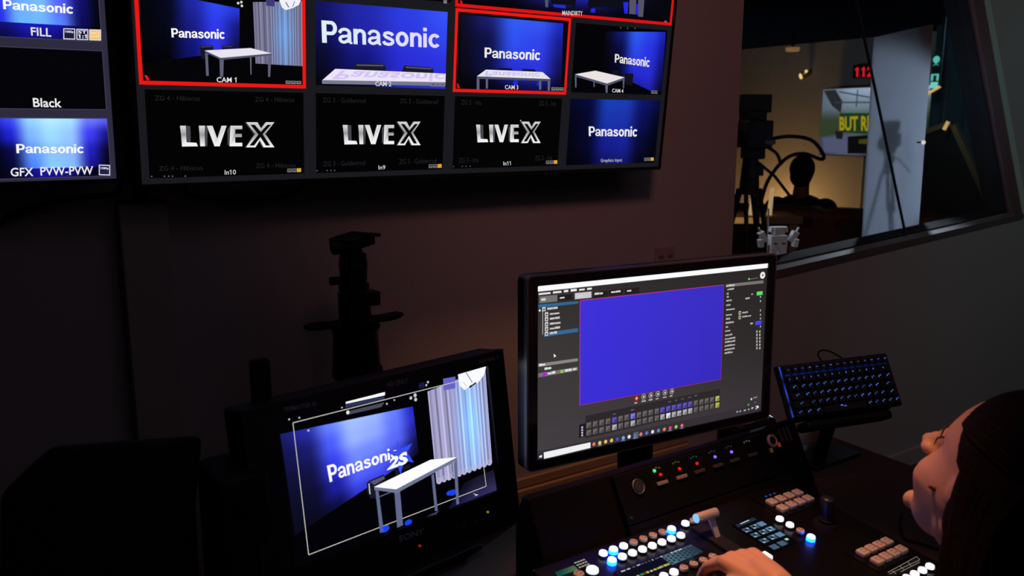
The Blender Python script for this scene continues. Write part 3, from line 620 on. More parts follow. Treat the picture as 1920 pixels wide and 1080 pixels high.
for i, x in enumerate((-0.151, -0.102, -0.055, -0.006, 0.041, 0.093)):
    cc = Canvas(Plane(BO, BR_), 0.0082)
    g = [(70, 66, 26), (60, 62, 24), (20, 52, 44), (40, 40, 46), (34, 34, 44), (60, 72, 44)][i]
    for k in range(3): cc.rect(x - 0.008 + k * .007, -0.0155 + .0015 * (k % 2), x - 0.003 + k * .007, -0.0125 + .0015 * (k % 2), g, 1)
    cc.build('key_display', rack)
    b = MB(); b.box((x + 0.002, -0.010, -0.0415), (0.026, 0.006, 0.007)); b.build('talk_key', mat('talk_key_%d' % (i < 2), (0.30, 0.22, 0.18) if i < 2 else (0.06, 0.05, 0.045), 0.4), rack, bevel=0.0015)
    b = MB(); b.box((x + 0.004, -0.010, -0.034), (0.012, 0.005, 0.003)); b.build('level_key', M_METAL, rack)
b = MB(); b.torus((-0.205, -0.011, -0.035), (0, 1, 0), 0.0125, 0.0018); b.cyl((-0.205, -0.008, -0.035), (-0.205, -0.013, -0.035), 0.010); b.build('microphone_socket', mat('socket_metal', (0.5, 0.42, 0.36), 0.3, metal=1), rack, True)
b = MB(); b.torus((0.16, -0.012, -0.027), (0, 1, 0), 0.0105, 0.0035); b.build('volume_ring', mat('tan_ring', (0.6, 0.38, 0.32), 0.35, metal=0.4), rack, True)
b = MB(); b.cyl((0.16, -0.008, -0.027), (0.16, -0.016, -0.027), 0.007, 0.006); b.build('volume_knob', M_BLACK, rack, True)
for x, z, cl in ((0.177, -0.038, (0.9, 0.12, 0.03)), (0.15, -0.044, (0.3, 0.15, 0.08))):
    b = MB(); b.box((x, -0.010, z), (0.005, 0.004, 0.009)); b.build('lamp_key', mat('lamp_key_%d' % int(cl[0] * 9), cl, 0.4, emit=cl, strength=0.12), rack)
for x in (0.19, 0.203, 0.216): 
    b = MB(); b.box((x, -0.010, -0.022), (0.003, 0.005, 0.028)); b.build('vent_rib', mat('rib_metal', (0.22, 0.20, 0.18), 0.4, metal=0.8), rack)
for x, z in ((-0.242, -0.083), (0.220, -0.080), (0.229, -0.134), (-0.24, -0.134)):
    b = MB(); b.cyl((x, -0.005, z), (x, -0.0105, z), 0.0032, 0.0026, 12); b.build('rack_screw', mat('screw_steel', (0.6, 0.58, 0.55), 0.25, metal=1), rack)

# ------------------------------------------------------------------ production switcher
SO = Vector((1.2, 0.977, 0.80)); SR_ = rot(0, -84, 0); SP = Plane(SO, SR_)      # plane frame: x along the rows, z up the slope, -y off the surface
sw = thing('production_switcher', 'black video switcher panel with rows of lit round buttons and a fader lever', 'video switcher', SO, SR_)
M_SW = mat('switcher_panel', (0.004, 0.004, 0.0045), 0.28, spec=0.35, noise=0.15, scale=250)
b = MB(); b.prism([(-0.47, 0, 0.052), (0.155, 0, 0.052), (0.155, 0, -0.31), (-0.47, 0, -0.31)], (0, 0.05, 0)); b.build('body', M_SW, sw, bevel=0.004)
for x0, z0, x1, z1 in ((0.03, -0.04, 0.14, 0.045), (0.03, -0.235, 0.14, -0.17), (-0.36, -0.06, -0.18, -0.02)):
    b = MB(); b.box(((x0 + x1) / 2, -0.0008, (z0 + z1) / 2), (x1 - x0, 0.0016, z1 - z0)); b.build('raised_panel', mat('raised_panel', (0.0045, 0.0045, 0.005), 0.24, spec=0.35), sw)
LIT = mat('lit_white_button', (0.85, 0.87, 0.95), 0.4, emit=(0.86, 0.90, 1.0), strength=1.05)
BLUE = mat('lit_blue_button', (0.7, 0.8, 1.0), 0.4, emit=(0.55, 0.78, 1.0), strength=2.2)
M_GLOW = mat('lit_blue_skirt', (0.02, 0.05, 0.5), 0.4, emit=(0.003, 0.07, 1.0), strength=14.0)
def button(x, z, state='off', sq=False, wd=0.0152, label=None):
    m = {'off': M_CAP, 'lit': LIT, 'blue': BLUE}[state]; b = MB()
    if sq: b.box((x, -0.0055, z), (wd, 0.009, wd * 1.0)); o = b.build('button', m, sw, bevel=0.0028)
    else: b.cyl((x, -0.0035, z), (x, -0.0095, z), wd / 2, wd / 2 * .9, 20); o = b.build('button', m, sw, True, bevel=0.0014)
    if state != 'off': o['label'] = 'button lit white' if state == 'lit' else 'button lit bright blue'
    b = MB(); b.cyl((x, 0, z), (x, -0.0036 if state != 'blue' else -0.0062, z), wd / 2 * 1.06, wd / 2 * 1.02, 20)
    if not sq: b.build('button_skirt', M_GLOW if state == 'blue' else M_BLACK, o)
    else: b.bm.free()
    if state == 'off':
        b = MB(); q = wd * .22
        for ax, az, lx, lz in ((-q, 0, .0006, 2 * q), (q, 0, .0006, 2 * q), (0, -q, 2 * q, .0006), (0, q, 2 * q, .0006)): b.box((x + ax, -0.0101, z + az), (lx, 0.0004, lz))
        b.build('legend', mat('legend_print', (0.16, 0.10, 0.09), 0.6), o)
    return o
for k, s in enumerate(('lit', 'blue', 'lit', 'off', 'off', 'off', 'off', 'blue')): button(-0.345 + k * 0.02214, 0.0245, s)
for k, s in enumerate(('blue',) + ('lit',) * 7): button(-0.3455 + k * 0.02214, 0.0015, s)
button(-0.155, 0.026, 'lit'); button(-0.135, 0.0255, 'off')
for k in range(8): button(-0.345 + k * 0.02214, -0.0725, 'lit' if k in (2, 3) else 'off')
button(-0.391, -0.004, 'lit', wd=0.021); button(-0.418, -0.003, 'off', wd=0.018)
for k, s in enumerate(('lit', 'lit', 'off', 'blue')): button(0.011, -0.046 - k * 0.0227, s)
for r in range(2):
    for k in range(4):
        button(0.047 + k * 0.0247, 0.002 - r * 0.0245, 'off', True, 0.0185)
        button(0.0515 + k * 0.0229, -0.1895 - r * 0.0275, 'off', True, 0.0185)
for k in range(4): button(0.05 + k * 0.0222, -0.272, 'lit')
button(0.0, -0.262, 'lit')
button(-0.110, -0.115, 'lit', True, 0.019); button(-0.128, -0.118, 'lit', True, 0.016)
# button row displays and printed marks
cv = Canvas(SP, 0.0018)
cv.rect(-0.352, -0.053, -0.262, -0.025, (14, 15, 30), 1)
cv.grid([(-0.262, -0.025), (-0.190, -0.023), (-0.188, -0.050), (-0.262, -0.052)], lambda u, v: (90 - 50 * u, 125 - 70 * u, 140 - 70 * u), 4, 1, 1, True)
for i in range(9):
    for j in range(4):
        cx, cz = -0.2585 + i * 0.0078, -0.0275 - j * 0.0068 - (0.0034 if i % 2 else 0)
        if cz < -0.051: continue
        cv.disc((cx, cz), 0.0031, (36, 50, 62), 2, 6, True)
x = -0.350
while x < -0.196:
    w_ = random.uniform(.002, .010); cv.rect(x, -0.0278 + random.uniform(-.0004, .0004), x + w_, -0.0252, (200, 200, 205) if random.random() > .4 else (90, 92, 98), 3); x += w_ + random.uniform(.0015, .005)
x = -0.345
while x < -0.265:
    w_ = random.uniform(.002, .007); cv.rect(x, -0.0505, x + w_, -0.0465 + random.uniform(-.001, .001), random.choice([(190, 190, 60), (190, 190, 60), (170, 40, 40), (60, 140, 70), (210, 210, 210)]), 3); x += w_ + random.uniform(.0005, .003)
cv.build('bank_display', sw)
cv = Canvas(SP, 0.0018)
K = [[(1400, 996), (1414.7, 989.5), (1427.5, 984.5)], [(1416, 1005.3), (1431, 999.5), (1444, 994)], [(1432.5, 1016), (1448, 1009.5), (1461.7, 1004.5)], [(1451.5, 1027.5), (1466, 1021), (1478.5, 1015.5)]]
cv.poly([(1372, 985), (1414, 969), (1495, 1017), (1452, 1037)], (7, 9, 12), 0)
cv.poly([(1378, 986), (1412, 972), (1419, 976), (1384, 991)], (34, 46, 58), 1); cv.poly([(1387, 984), (1403, 977), (1405, 978), (1389, 985)], (190, 200, 205), 2)
for i, r in enumerate(K):
    for j, p in enumerate(r):
        x, z = SP.l(p); a = .0078
        cv.rect(x - a, z - a * .8, x + a, z + a * .8, [(60, 84, 104), (66, 88, 106), (90, 130, 165)][j] if i < 3 else (70, 92, 112), 2)
        if (i < 3 and j < 2) or (i, j) == (1, 2): cv.rect(x - a * .45, z - a * .45, x + a * .15, z + a * .4, (8, 10, 14), 3); cv.rect(x - a * .9, z - a * .6, x - a * .1, z - a * .35, (200, 210, 215), 3); cv.rect(x + a * .1, z + a * .1, x + a * .9, z + a * .5, (150, 170, 185), 4)
        if (i, j) == (3, 2): cv.rect(x - a, z - a, x + a, z + a, (6, 7, 9), 3); cv.rect(x - a * .6, z + .1 * a, x + a * .3, z + a * .8, (170, 215, 190), 4)
for p, q in (((1452, 988), (1463, 995)), ((1472, 1000), (1483, 1006))): cv.line(p, q, 0.0012, (60, 62, 70), 2)
cv.build('menu_display', sw)
cv = Canvas(SP, 0.0022)
for a, b_ in (((1664, 1076), (1718, 1046)), ((1667, 1079), (1724, 1052)), ((1688, 1075), (1724, 1056)), ((1718, 1046), (1724, 1052)), ((1702, 1056), (1708, 1063)), ((1687, 1064), (1695, 1071)), ((1672, 1072), (1680, 1079))): cv.line(a, b_, 0.0009, (150, 140, 130), 1)
cv.build('printed_legend', sw); cv = Canvas(SP, 0.0022)
cv.poly([(1073, 1057), (1094, 1049), (1108, 1064), (1086, 1071)], (16, 15, 15), 0)
for k in range(3):
    for j in range(4): cv.poly([(1076 + k * 4.2 + j * 5.2, 1057.5 + k * 4.2 - j * 1.9), (1080 + k * 4.2 + j * 5.2, 1056 + k * 4.2 - j * 1.9), (1081.5 + k * 4.2 + j * 5.2, 1058 + k * 4.2 - j * 1.9), (1077.5 + k * 4.2 + j * 5.2, 1059.5 + k * 4.2 - j * 1.9)], (165, 160, 152), 1)
cv.build('legend_plate', sw)
cv = Canvas(SP, 0.0018); cv.lattice([(1040, 1075), (1076, 1062), (1084, 1070), (1046, 1084)], [[(20, 60, 50), (96, 96, 40)], [(20, 80, 80), (50, 120, 110)]], 6, 2, 1); cv.build('side_display', sw)
cv = Canvas(SP, 0.002)
for x in (0.060, 0.072, 0.084): cv.rect(x - .0035, .024, x + .0035, .0285, (14, 40, 92), 1); cv.rect(x - .0015, .025, x + .002, .0275, (44, 92, 170), 2)
cv.build('name_display', sw)
# fader lever and joystick
tb = Vector((-0.137, 0, -0.030))
b = MB(); b.box((-0.137, -0.002, -0.03), (0.03, 0.004, 0.09)); b.build('fader_slot', M_BLACK, sw)
gc = Vector((-0.148, -0.040, -0.012))
b = MB(); b.cyl(gc + Vector((-0.0235, 0, 0.001)), gc + Vector((0.0235, 0, -0.001)), 0.0085, n=28); b.build('fader_grip', M_ALU, sw, True, bevel=0.001)
b = MB(); b.cyl(gc + Vector((-0.0236, 0, 0.001)), gc + Vector((-0.0242, 0, 0.001)), 0.0078, n=28); b.build('grip_light', mat('grip_light_blue', (0.3, 0.6, 1), 0.4, emit=(0.20, 0.52, 1.0), strength=1.0), sw)
b = MB(); b.prism([(gc.x + 0.004, gc.y, gc.z), (gc.x + 0.017, gc.y, gc.z - 0.001), (-0.127, 0.0, -0.034), (-0.138, 0.0, -0.034)], (0, 0.0, 0.006)); b.build('fader_stem', M_ALU, sw, bevel=0.0006)
jx, jz = 0.078, -0.095
b = MB(); b.cyl((jx, 0, jz), (jx, -0.006, jz), 0.022, 0.020, 28); b.torus((jx, -0.007, jz), (0, 1, 0), 0.0165, 0.0015); b.torus((jx, -0.012, jz), (0, 1, 0), 0.012, 0.0015); b.cyl((jx, -0.006, jz), (jx, -0.018, jz), 0.013, 0.009, 24); b.build('joystick_boot', M_RUBBER, sw, True)
b = MB(); b.cyl((jx, -0.015, jz), (jx, -0.05, jz + .004), 0.0085, 0.013, 24); b.ball((jx, -0.05, jz + .004), (0.013, 0.006, 0.013)); b.build('joystick_handle', mat('dark_blue_grip', (0.008, 0.009, 0.022), 0.4), sw, True)

# ------------------------------------------------------------------ wide desktop monitor
DO = Vector((1.208, 1.247, 1.038)); DR = rot(-3.572, -1.1, 0.476); DP = Plane(DO, DR)
dm = thing('desktop_monitor', 'wide black desktop monitor showing a solid blue panel and toolbar', 'monitor', DO, DR)
b = MB()
def rrect(x0, z0, x1, z1, r, y):
    out = []
    for cx, cz, a0 in ((x1 - r, z1 - r, 0), (x0 + r, z1 - r, 90), (x0 + r, z0 + r, 180), (x1 - r, z0 + r, 270)):
        for k in range(7): a = math.radians(a0 + k * 15); out.append((cx + r * math.cos(a), y, cz + r * math.sin(a)))
    return out
b.prism(rrect(-0.324, -0.189, 0.321, 0.189, 0.012, 0.004), (0, 0.026, 0)); b.prism(rrect(-0.2, -0.13, 0.2, 0.13, 0.03, 0.03), (0, 0.03, 0)); b.build('housing', M_BEZEL, dm)
b = MB()
oo = rrect(-0.324, -0.189, 0.321, 0.189, 0.012, -0.004); ii = rrect(-0.3, -0.1695, 0.2985, 0.1685, 0.0015, -0.004); ib = rrect(-0.3, -0.1695, 0.2985, 0.1685, 0.0015, 0.004); ob = rrect(-0.324, -0.189, 0.321, 0.189, 0.012, 0.004)
vv = [[b.bm.verts.new(p) for p in L] for L in (ob, oo, ii, ib)]
for A, B_ in ((0, 1), (1, 2), (2, 3)):
    for k in range(len(oo)): b.bm.faces.new((vv[A][k], vv[A][(k + 1) % len(oo)], vv[B_][(k + 1) % len(oo)], vv[B_][k]))
b.build('bezel', mat('glossy_bezel', (0.02, 0.02, 0.022), 0.22, spec=0.6), dm, bevel=0.0012)
b = MB()
r1 = rrect(-0.3247, -0.1897, 0.3217, 0.1897, 0.0127, -0.0042); r2 = rrect(-0.3215, -0.1865, 0.3185, 0.1865, 0.0095, -0.0046); r0 = rrect(-0.3247, -0.1897, 0.3217, 0.1897, 0.0127, 0.006)
vv = [[b.bm.verts.new(p) for p in L] for L in (r0, r1, r2)]
for A, B_ in ((0, 1), (1, 2)):
    for k in range(len(r0)): b.bm.faces.new((vv[A][k], vv[A][(k + 1) % len(r0)], vv[B_][(k + 1) % len(r0)], vv[B_][k]))
b.build('rim_highlight', mat('rim_highlight_grey', (0.16, 0.15, 0.16), 0.3, spec=0.6), dm)  # paler edge strip painted in for the lamp highlight on the bezel
b = MB(); b.torus((0.0, -0.0045, -0.179), (0, 1, 0), 0.006, 0.0006); b.build('maker_badge', mat('badge_grey', (0.22, 0.22, 0.24), 0.3, metal=1), dm)
b = MB(); b.box((0, 0.075, -0.12), (0.08, 0.03, 0.34)); b.build('stand_column', M_METAL, dm, bevel=0.006)
b = MB(); b.box((0.0, 0.035, -0.3005), (0.24, 0.17, 0.014)); b.build('stand_base', M_METAL, dm, bevel=0.006)
# screen image
c = Canvas(DP); SX0, SX1, SZ0, SZ1 = -0.2995, 0.298, -0.169, 0.168
c.lattice([(SX0, SZ1), (SX1, SZ1), (SX1, SZ0), (SX0, SZ0)], [[(50, 47, 46), (46, 43, 42), (42, 38, 38)], [(62, 58, 58), (56, 50, 50), (46, 42, 42)], [(66, 62, 66), (64, 58, 62), (58, 52, 56)]], 8, 6, 0, True)
c.rect(SX0, 0.158, SX1, SZ1, (250, 250, 252), 1)                       # title bar
def dashes(x, z, n, h=0.0035, col=(190, 188, 188), lo=.004, hi=.010, gap=.0018, lay=3):
    for _ in range(n):
        w_ = random.uniform(lo, hi); c.rect(x, z, x + w_, z + h * random.uniform(.7, 1.1), col, lay); x += w_ + gap
    return x
xx = -0.297
for w_ in (.026, .019, .010, .014, .013, .011): xx = dashes(xx, 0.1515, 1, .0045, (230, 228, 228), w_, w_, .0055)
def px_box(x0, y0, x1, y1, yr, col, lay):        # quad from left-edge y's and right-edge top y
    d = y1 - y0; c.poly([(x0, y0), (x1, yr), (x1, yr + d), (x0, y1)], col, lay)
px_box(1011, 556, 1044.5, 568.5, 552.5, (118, 114, 114), 2); px_box(1077.5, 549.5, 1108.5, 561, 546.5, (205, 200, 206), 2)
for a, y in ((1046, 554), (1112, 548), (1141, 544.5), (1171, 541.5)): px_box(a, y, a + 27, y + 10.5, y - 3, (34, 30, 30), 2)
for a, y, n in ((1014, 562, 1), (1049, 558, 1), (1083, 555, 1), (1114, 551, 2), (1145, 547.5, 2), (1175, 545, 1)):
    x, z = DP.l((a, y)); dashes(x, z - .002, n, .004, (215, 213, 213), .008, .012, .0008, 4)
c.grid([(1087, 563.5), (1356.5, 534), (1351, 711), (1086.5, 760)], lambda u, v: (62 - 3 * u - 4 * v, 50 - 4 * u - 3 * v, 218 - 26 * u - 4 * v), 8, 4, 2)
for a, b_ in (((1087, 563.5), (1356.5, 534)), ((1356.5, 534), (1351, 711)), ((1351, 711), (1086.5, 760)), ((1086.5, 760), (1087, 563.5))): c.line(a, b_, 0.0013, (190, 50, 150) if a[0] < 1100 else (150, 40, 110), 3)
for p, q in (((1009, 571), (1084, 564.5)), ((1009, 622), (1083.5, 615))): pass
c.poly([(1009.5, 571), (1084, 564.5), (1084, 569), (1009.5, 577)], (48, 104, 150), 2); c.poly([(1020, 624), (1083.5, 615), (1083.5, 622), (1020, 631.5)], (52, 104, 146), 2)
for k, y in enumerate((580, 589.5, 598.5, 608, 617, 626)):
    x, z = DP.l((1016 if k == 0 else 1021, y)); c.rect(x, z - .004, x + .0075, z + .004, (205, 203, 203), 3); c.rect(x + .002, z - .002, x + .0055, z + .001, (60, 56, 56), 4)
    dashes(x + .011, z - .002, 2, .0042, (200, 198, 198), .007, .013, .0008, 4)
c.line((1017, 584), (1017, 627), 0.0012, (190, 190, 190), 3); c.disc((1011.5, 582), 0.0022, (230, 230, 230), 3)
c.poly([(1037, 663), (1042, 667), (1039, 668.5), (1038, 671)], (250, 250, 250), 6)                 # pointer
c.poly([(1009, 682), (1083, 671.5), (1083, 677), (1009, 688)], (138, 134, 136), 2); c.poly([(1009, 700), (1083, 687.5), (1083, 694.5), (1009, 707.5)], (118, 114, 114), 2)
c.poly([(1016, 699.5), (1024, 698), (1024, 704), (1016, 705.5)], (180, 30, 240), 4); c.poly([(1050, 693.5), (1056, 692.5), (1056, 698.5), (1050, 699.5)], (150, 190, 90), 4)
for a, y, n in ((1010, 684.5, 2), (1020, 691.5, 2), (1026, 700, 2), (1058, 695, 2), (1073, 692, 1)): x, z = DP.l((a, y)); dashes(x, z - .002, n, .0045, (225, 223, 225), .006, .009, .0006, 5)
# tool icons under the blue panel
for k, (a, y) in enumerate(((1192.5, 746.5), (1206, 743.5), (1219.5, 741), (1232.5, 738.5), (1246, 736), (1259, 733.5))):
    x, z = DP.l((a, y)); c.disc((x, z), .0062, (150, 30, 30) if k == 0 else (150, 148, 150), 4, 20, True); c.disc((x, z), .0045, (190, 50, 45) if k == 0 else (70, 66, 66), 5, 18, True); c.rect(x - .0018, z - .002, x + .0018, z + .002, (225, 225, 225), 6)
    x, z = DP.l((a - 4, y + 9)); dashes(x, z - .0015, 1, .003, (175, 175, 175), .007, .012, .001, 4)
# pad of small square keys
c.poly([(1098, 779.5), (1350, 728.5), (1349.5, 764), (1097, 822)], (44, 40, 44), 1); c.poly([(1085.5, 796), (1097.5, 793), (1097, 818), (1085, 821)], (28, 26, 38), 2)
for k in range(4): x, z = DP.l((1091, 801 + k * 5)); c.rect(x - .002, z - .0018, x + .002, z + .0018, (200, 200, 205), 3)
XS = [1103.5, 1115.5, 1127.5, 1139.5, 1151.5, 1163, 1174.5, 1186, 1197.5, 1208.5, 1219.5, 1231, 1241.5, 1252.5, 1263, 1273, 1283.5, 1293.5, 1304, 1314.5, 1324.5, 1334.5, 1344.5]
for k, x_ in enumerate(XS):
    for r in range(2):
        y = (797 - (x_ - 1103.5) * .2075, 811 - (x_ - 1103.5) * .2150)[r]
        col = (104, 98, 96)
        if k in (4, 7) and r == 0 or (12 <= k <= 17 and r == 0): col = (92, 82, 190) if k != 7 else (130, 120, 240)
        if (k in (4, 7) or 12 <= k <= 17) and r == 1: col = (176, 174, 176) if k != 13 else (228, 226, 232)
        if k == 22: col = (184, 186, 84)
        x, z = DP.l((x_, y)); a = .0056; c.rect(x - a, z - a, x + a, z + a, col, 3); c.poly([(x - a * .7, z - a * .8), (x + a * .8, z - a * .8), (x + a * .8, z + a * .5)], [v * .68 for v in col], 4, True)
for x_ in (1151, 1185, 1255, 1267, 1279, 1292, 1304): x, z = DP.l((x_, 776 - (x_ - 1151) * .225)); dashes(x - .004, z - .001, 1, .002, (110, 106, 108), .007, .009, 0, 4)
# task bar
c.rect(SX0, SZ0, SX1, -0.1525, (52, 48, 54), 1); c.poly([(1019, 848), (1106.5, 829), (1106.5, 839.5), (1019.5, 860)], (240, 240, 242), 3)
c.poly([(1010.5, 855), (1015.5, 852.5), (1015.5, 857.5), (1010.5, 857.5)], (235, 235, 235), 3)
for k, col in enumerate(((220, 120, 90), (230, 205, 90), (235, 190, 110), (228, 190, 90), (70, 86, 180), (120, 160, 235), (235, 230, 225), (90, 120, 170), (225, 120, 120), (110, 100, 200), (215, 220, 245), (80, 140, 190), (220, 130, 80), (225, 70, 120), (180, 190, 80), (225, 110, 100))):
    x_ = 1113 + k * 11.0; x, z = DP.l((x_, 832.5 - k * 2.32)); c.disc((x, z), .0040, col, 3, 12, True)
    if k in (1, 5, 7, 13, 15): x, z = DP.l((x_, 837 - k * 2.32)); c.rect(x - .005, z - .0008, x + .005, z + .0002, (140, 170, 220), 3)
x, z = DP.l((1192, 816)); c.rect(x - .0065, z - .0075, x + .0065, z + .007, (92, 92, 100), 2)
for a, y in ((1380, 772.5), (1386, 771.5), (1394, 770), (1402, 768), (1408, 766), (1416, 763), (1416, 767)): x, z = DP.l((a, y)); dashes(x, z - .001, 1, .0035, (185, 185, 195), .003, .007, .001, 3)
c.disc((1420, 763), .003, (230, 230, 230), 4); c.disc((1402.5, 758.5), .0024, (70, 190, 80), 4); c.disc((1408, 748), .0028, (205, 203, 203), 4)
x, z = DP.l((1412, 746)); dashes(x, z - .001, 2, .003, (150, 148, 150), .004, .007, .001, 4); x, z = DP.l((1413, 755)); dashes(x, z, 1, .002, (110, 108, 110), .006, .009, .001, 4)
# property list at the right
c.disc((1429, 516), .0078, (238, 236, 236), 4, 22); c.rect(*[v for p in (DP.l((1427.5, 518)), DP.l((1430.5, 513.5))) for v in p], (120, 118, 118), 5); c.line((1404, 523.5), (1421, 521), .0016, (110, 106, 106), 3); c.disc((1403.5, 523), .0024, (130, 220, 110), 4)
c.poly([(1360.5, 533), (1431, 525.5), (1431, 531), (1360.5, 538.5)], (122, 114, 112), 2)
x, z = DP.l((1361, 536)); dashes(x, z - .002, 3, .004, (205, 200, 200), .006, .009, .0006, 4)
ROWS = [(1363, 543, 3), (1362, 551, 1), (1362, 557, 1), (1361, 564, 2), (1361, 572.5, 2), (1361, 581, 3), (1360.5, 591, 2), (1360.5, 598.5, 2), (1360, 606, 3), (1360, 613.5, 1), (1359, 621, 2), (1359, 629, 3), (1358.5, 636, 4), (1358.5, 642, 4), (1358, 649, 4), (1358, 656, 4), (1358, 662.5, 3)]
for a, y, n in ROWS: x, z = DP.l((a, y)); dashes(x, z - .0015, n, .0038, (178, 174, 174), .005, .009, .0006, 3)
c.poly([(1418, 547), (1429, 545.5), (1429, 552.5), (1418, 554)], (90, 225, 100), 4); c.poly([(1415.5, 602.5), (1427, 600.5), (1427, 608), (1415.5, 609.5)], (72, 72, 232), 4)
for a, y, n in ((1408, 551.5, 1), (1397, 560, 2), (1406, 607, 1), (1391, 586.5, 3), (1391, 594, 4)): x, z = DP.l((a, y)); dashes(x, z - .0015, n, .0036, (180, 178, 178), .004, .008, .0006, 3)
for y in (586.5, 595): x, z = DP.l((1386.5, y)); c.rect(x - .0035, z - .004, x + .0035, z + .004, (176, 182, 160), 3); c.rect(x - .0018, z - .002, x + .0018, z + .002, (80, 90, 66), 4)
for y in (556.5, 564.5, 582, 590, 597, 612): x, z = DP.l((1425, y)); c.rect(x - .001, z - .002, x + .0016, z + .002, (205, 203, 203), 3)
for k in range(6):
    for a in (1418.5, 1424): x, z = DP.l((a, 621.5 + k * 6.2)); c.rect(x - .002, z - .0026, x + .002, z + .0026, (180, 178, 178), 3)
c.build('screen_image', dm, 'lit screen with a blue panel between dark tool columns')

# ------------------------------------------------------------------ studio reference monitor
NO = Vector((0.632, 1.303, 0.923)); NR = rot(9.416, -8.417, 0); NP = Plane(NO, NR)
sm_ = thing('reference_monitor', 'black broadcast monitor showing the white table set inside a thin white frame line', 'monitor', NO, NR)
b = MB(); X0, X1, Z0, Z1 = -0.278, 0.267, -0.196, 0.149
b.box(((X0 + X1) / 2, 0.034, (Z0 + Z1) / 2), (X1 - X0, 0.05, Z1 - Z0)); b.box((-0.005, 0.085, -0.03), (0.43, 0.07, 0.26)); b.build('housing', M_SONYB, sm_, bevel=0.008)
b = MB(); a0, a1, c0, c1 = -0.2205, 0.2245, -0.1225, 0.1235
b.box(((X0 + X1) / 2, 0.0, (c1 + Z1) / 2), (X1 - X0, 0.02, Z1 - c1)); b.box(((X0 + X1) / 2, 0.0, (c0 + Z0) / 2), (X1 - X0, 0.02, c0 - Z0)); b.box(((X0 + a0) / 2, 0, (c0 + c1) / 2), (a0 - X0, 0.02, c1 - c0)); b.box(((X1 + a1) / 2, 0, (c0 + c1) / 2), (X1 - a1, 0.02, c1 - c0))
b.build('bezel', M_SONYB, sm_)
b = MB(); b.cyl((-0.005, 0.06, -0.12), (-0.005, 0.085, -0.20), 0.035); b.build('stand_column', M_METAL, sm_)
st = rot(0, 8.417, 0)
b = MB(); b.box((-0.005, 0.0, -0.1905), (0.26, 0.12, 0.011), R=None); b.build('stand_base', M_METAL, sm_, bevel=0.004)
for (a, y, cl) in (((907.5, 958), None, (0.35, 0.45, 0.02)), ((780, 1021), None, (0.6, 0.03, 0.02))):
    x, z = NP.l(a); b = MB(); b.cyl((x, -0.010, z), (x, -0.0125, z), 0.0022, n=10); b.build('indicator_light', mat('monitor_led_%d' % int(cl[0] * 20), cl, 0.4, emit=cl, strength=0.5), sm_)
for p in ((886, 976), (898, 972), (909, 967), (862, 984), (850, 988)):
    x, z = NP.l(p); b = MB(); b.box((x, -0.011, z), (0.011, 0.003, 0.005)); b.build('front_button', mat('blue_grey_button', (0.03, 0.035, 0.10), 0.35), sm_, bevel=0.001)
def faint(txt, quad, plane, y, parent, bold=0.01):
    vs, fs = glyphs(txt, bold); TL, TR, BR2, BL = [Vector(plane.l(p)) for p in quad]
    pts = [BL.lerp(BR2, u).lerp(TL.lerp(TR, u), v) for u, v in vs]
    me = bpy.data.meshes.new('lettering'); me.from_pydata([(p.x, y, p.y) for p in pts], [], fs); me.materials.append(M_FAINT)
    o = bpy.data.objects.new('lettering', me); C.objects.link(o); o.parent = parent
faint('SONY', [(741, 1003), (789, 987), (789, 999), (742, 1014)], NP, -0.0105, sm_, 0.02)
faint('HD ONLY', [(719, 716), (758, 708), (758, 717), (720, 725)], NP, -0.0105, sm_)
faint('TRIMASTER EL', [(525, 763), (589, 751), (589, 759), (526, 772)], NP, -0.0105, sm_)
faint('SONY OLED TV', [(892, 675), (930, 666), (930, 672), (892, 681)], NP, -0.0105, sm_)
c = Canvas(NP); c.rect(a0, c0, a1, c1, (3, 3, 6), 0)
c.lattice([(525, 814), (774, 762), (785, 850), (553, 1004)], [[(28, 28, 104), (40, 44, 168), (104, 130, 255), (166, 192, 255), (158, 184, 255), (104, 128, 255), (36, 40, 200)], [(20, 20, 76), (26, 27, 104), (74, 94, 252), (156, 182, 255), (146, 170, 255), (96, 118, 255), (40, 42, 196)], [(15, 16, 50), (18, 19, 64), (52, 60, 236), (116, 138, 255), (112, 134, 255), (88, 104, 250), (30, 30, 140)], [(12, 14, 36), (13, 14, 44), (30, 32, 160), (84, 98, 255), (80, 96, 252), (60, 66, 210), (18, 18, 70)], [(10, 11, 28), (10, 10, 30), (14, 14, 70), (50, 56, 220), (60, 66, 235), (40, 40, 150), (10, 10, 30)]], 32, 24, 1)
c.poly([(548, 1006), (704, 938), (790, 868), (935, 840), (935, 916), (560, 1062)], (3, 3, 7), 2)
c.lattice([(870, 905), (925, 880), (931, 919), (840, 954)], [[(14, 14, 24), (26, 24, 44), (24, 22, 40)], [(20, 18, 50), (44, 40, 84), (54, 48, 96)]], 8, 4, 3)
wordmark(c, [(612, 873), (744, 837), (745, 856), (617.5, 904)], WH, lay=4)
c.poly([(744, 824), (749, 842), (772, 831), (762, 848), (775, 867), (757, 864), (750, 890), (743, 868), (722, 882), (738, 855), (722, 846), (742, 845)], (56, 80, 235), 5)
c.text('2S', [(732, 858), (762, 845), (764, 868), (724, 882)], WH, 6, 0.045)
curtain(c, [(801, 734), (909, 690), (922, 868), (818, 906)], 0.68, 3, 1.25, 11)
for k in range(11): 
    u = (k + .5) / 11; x_ = 818 + (922 - 818) * u; y_ = 906 + (868 - 906) * u - 3; c.disc((x_, y_), 0.0062, (188, 184, 214), 3)
c.poly([(830, 710), (853, 706), (853, 728), (831, 732)], (104, 100, 196), 4)
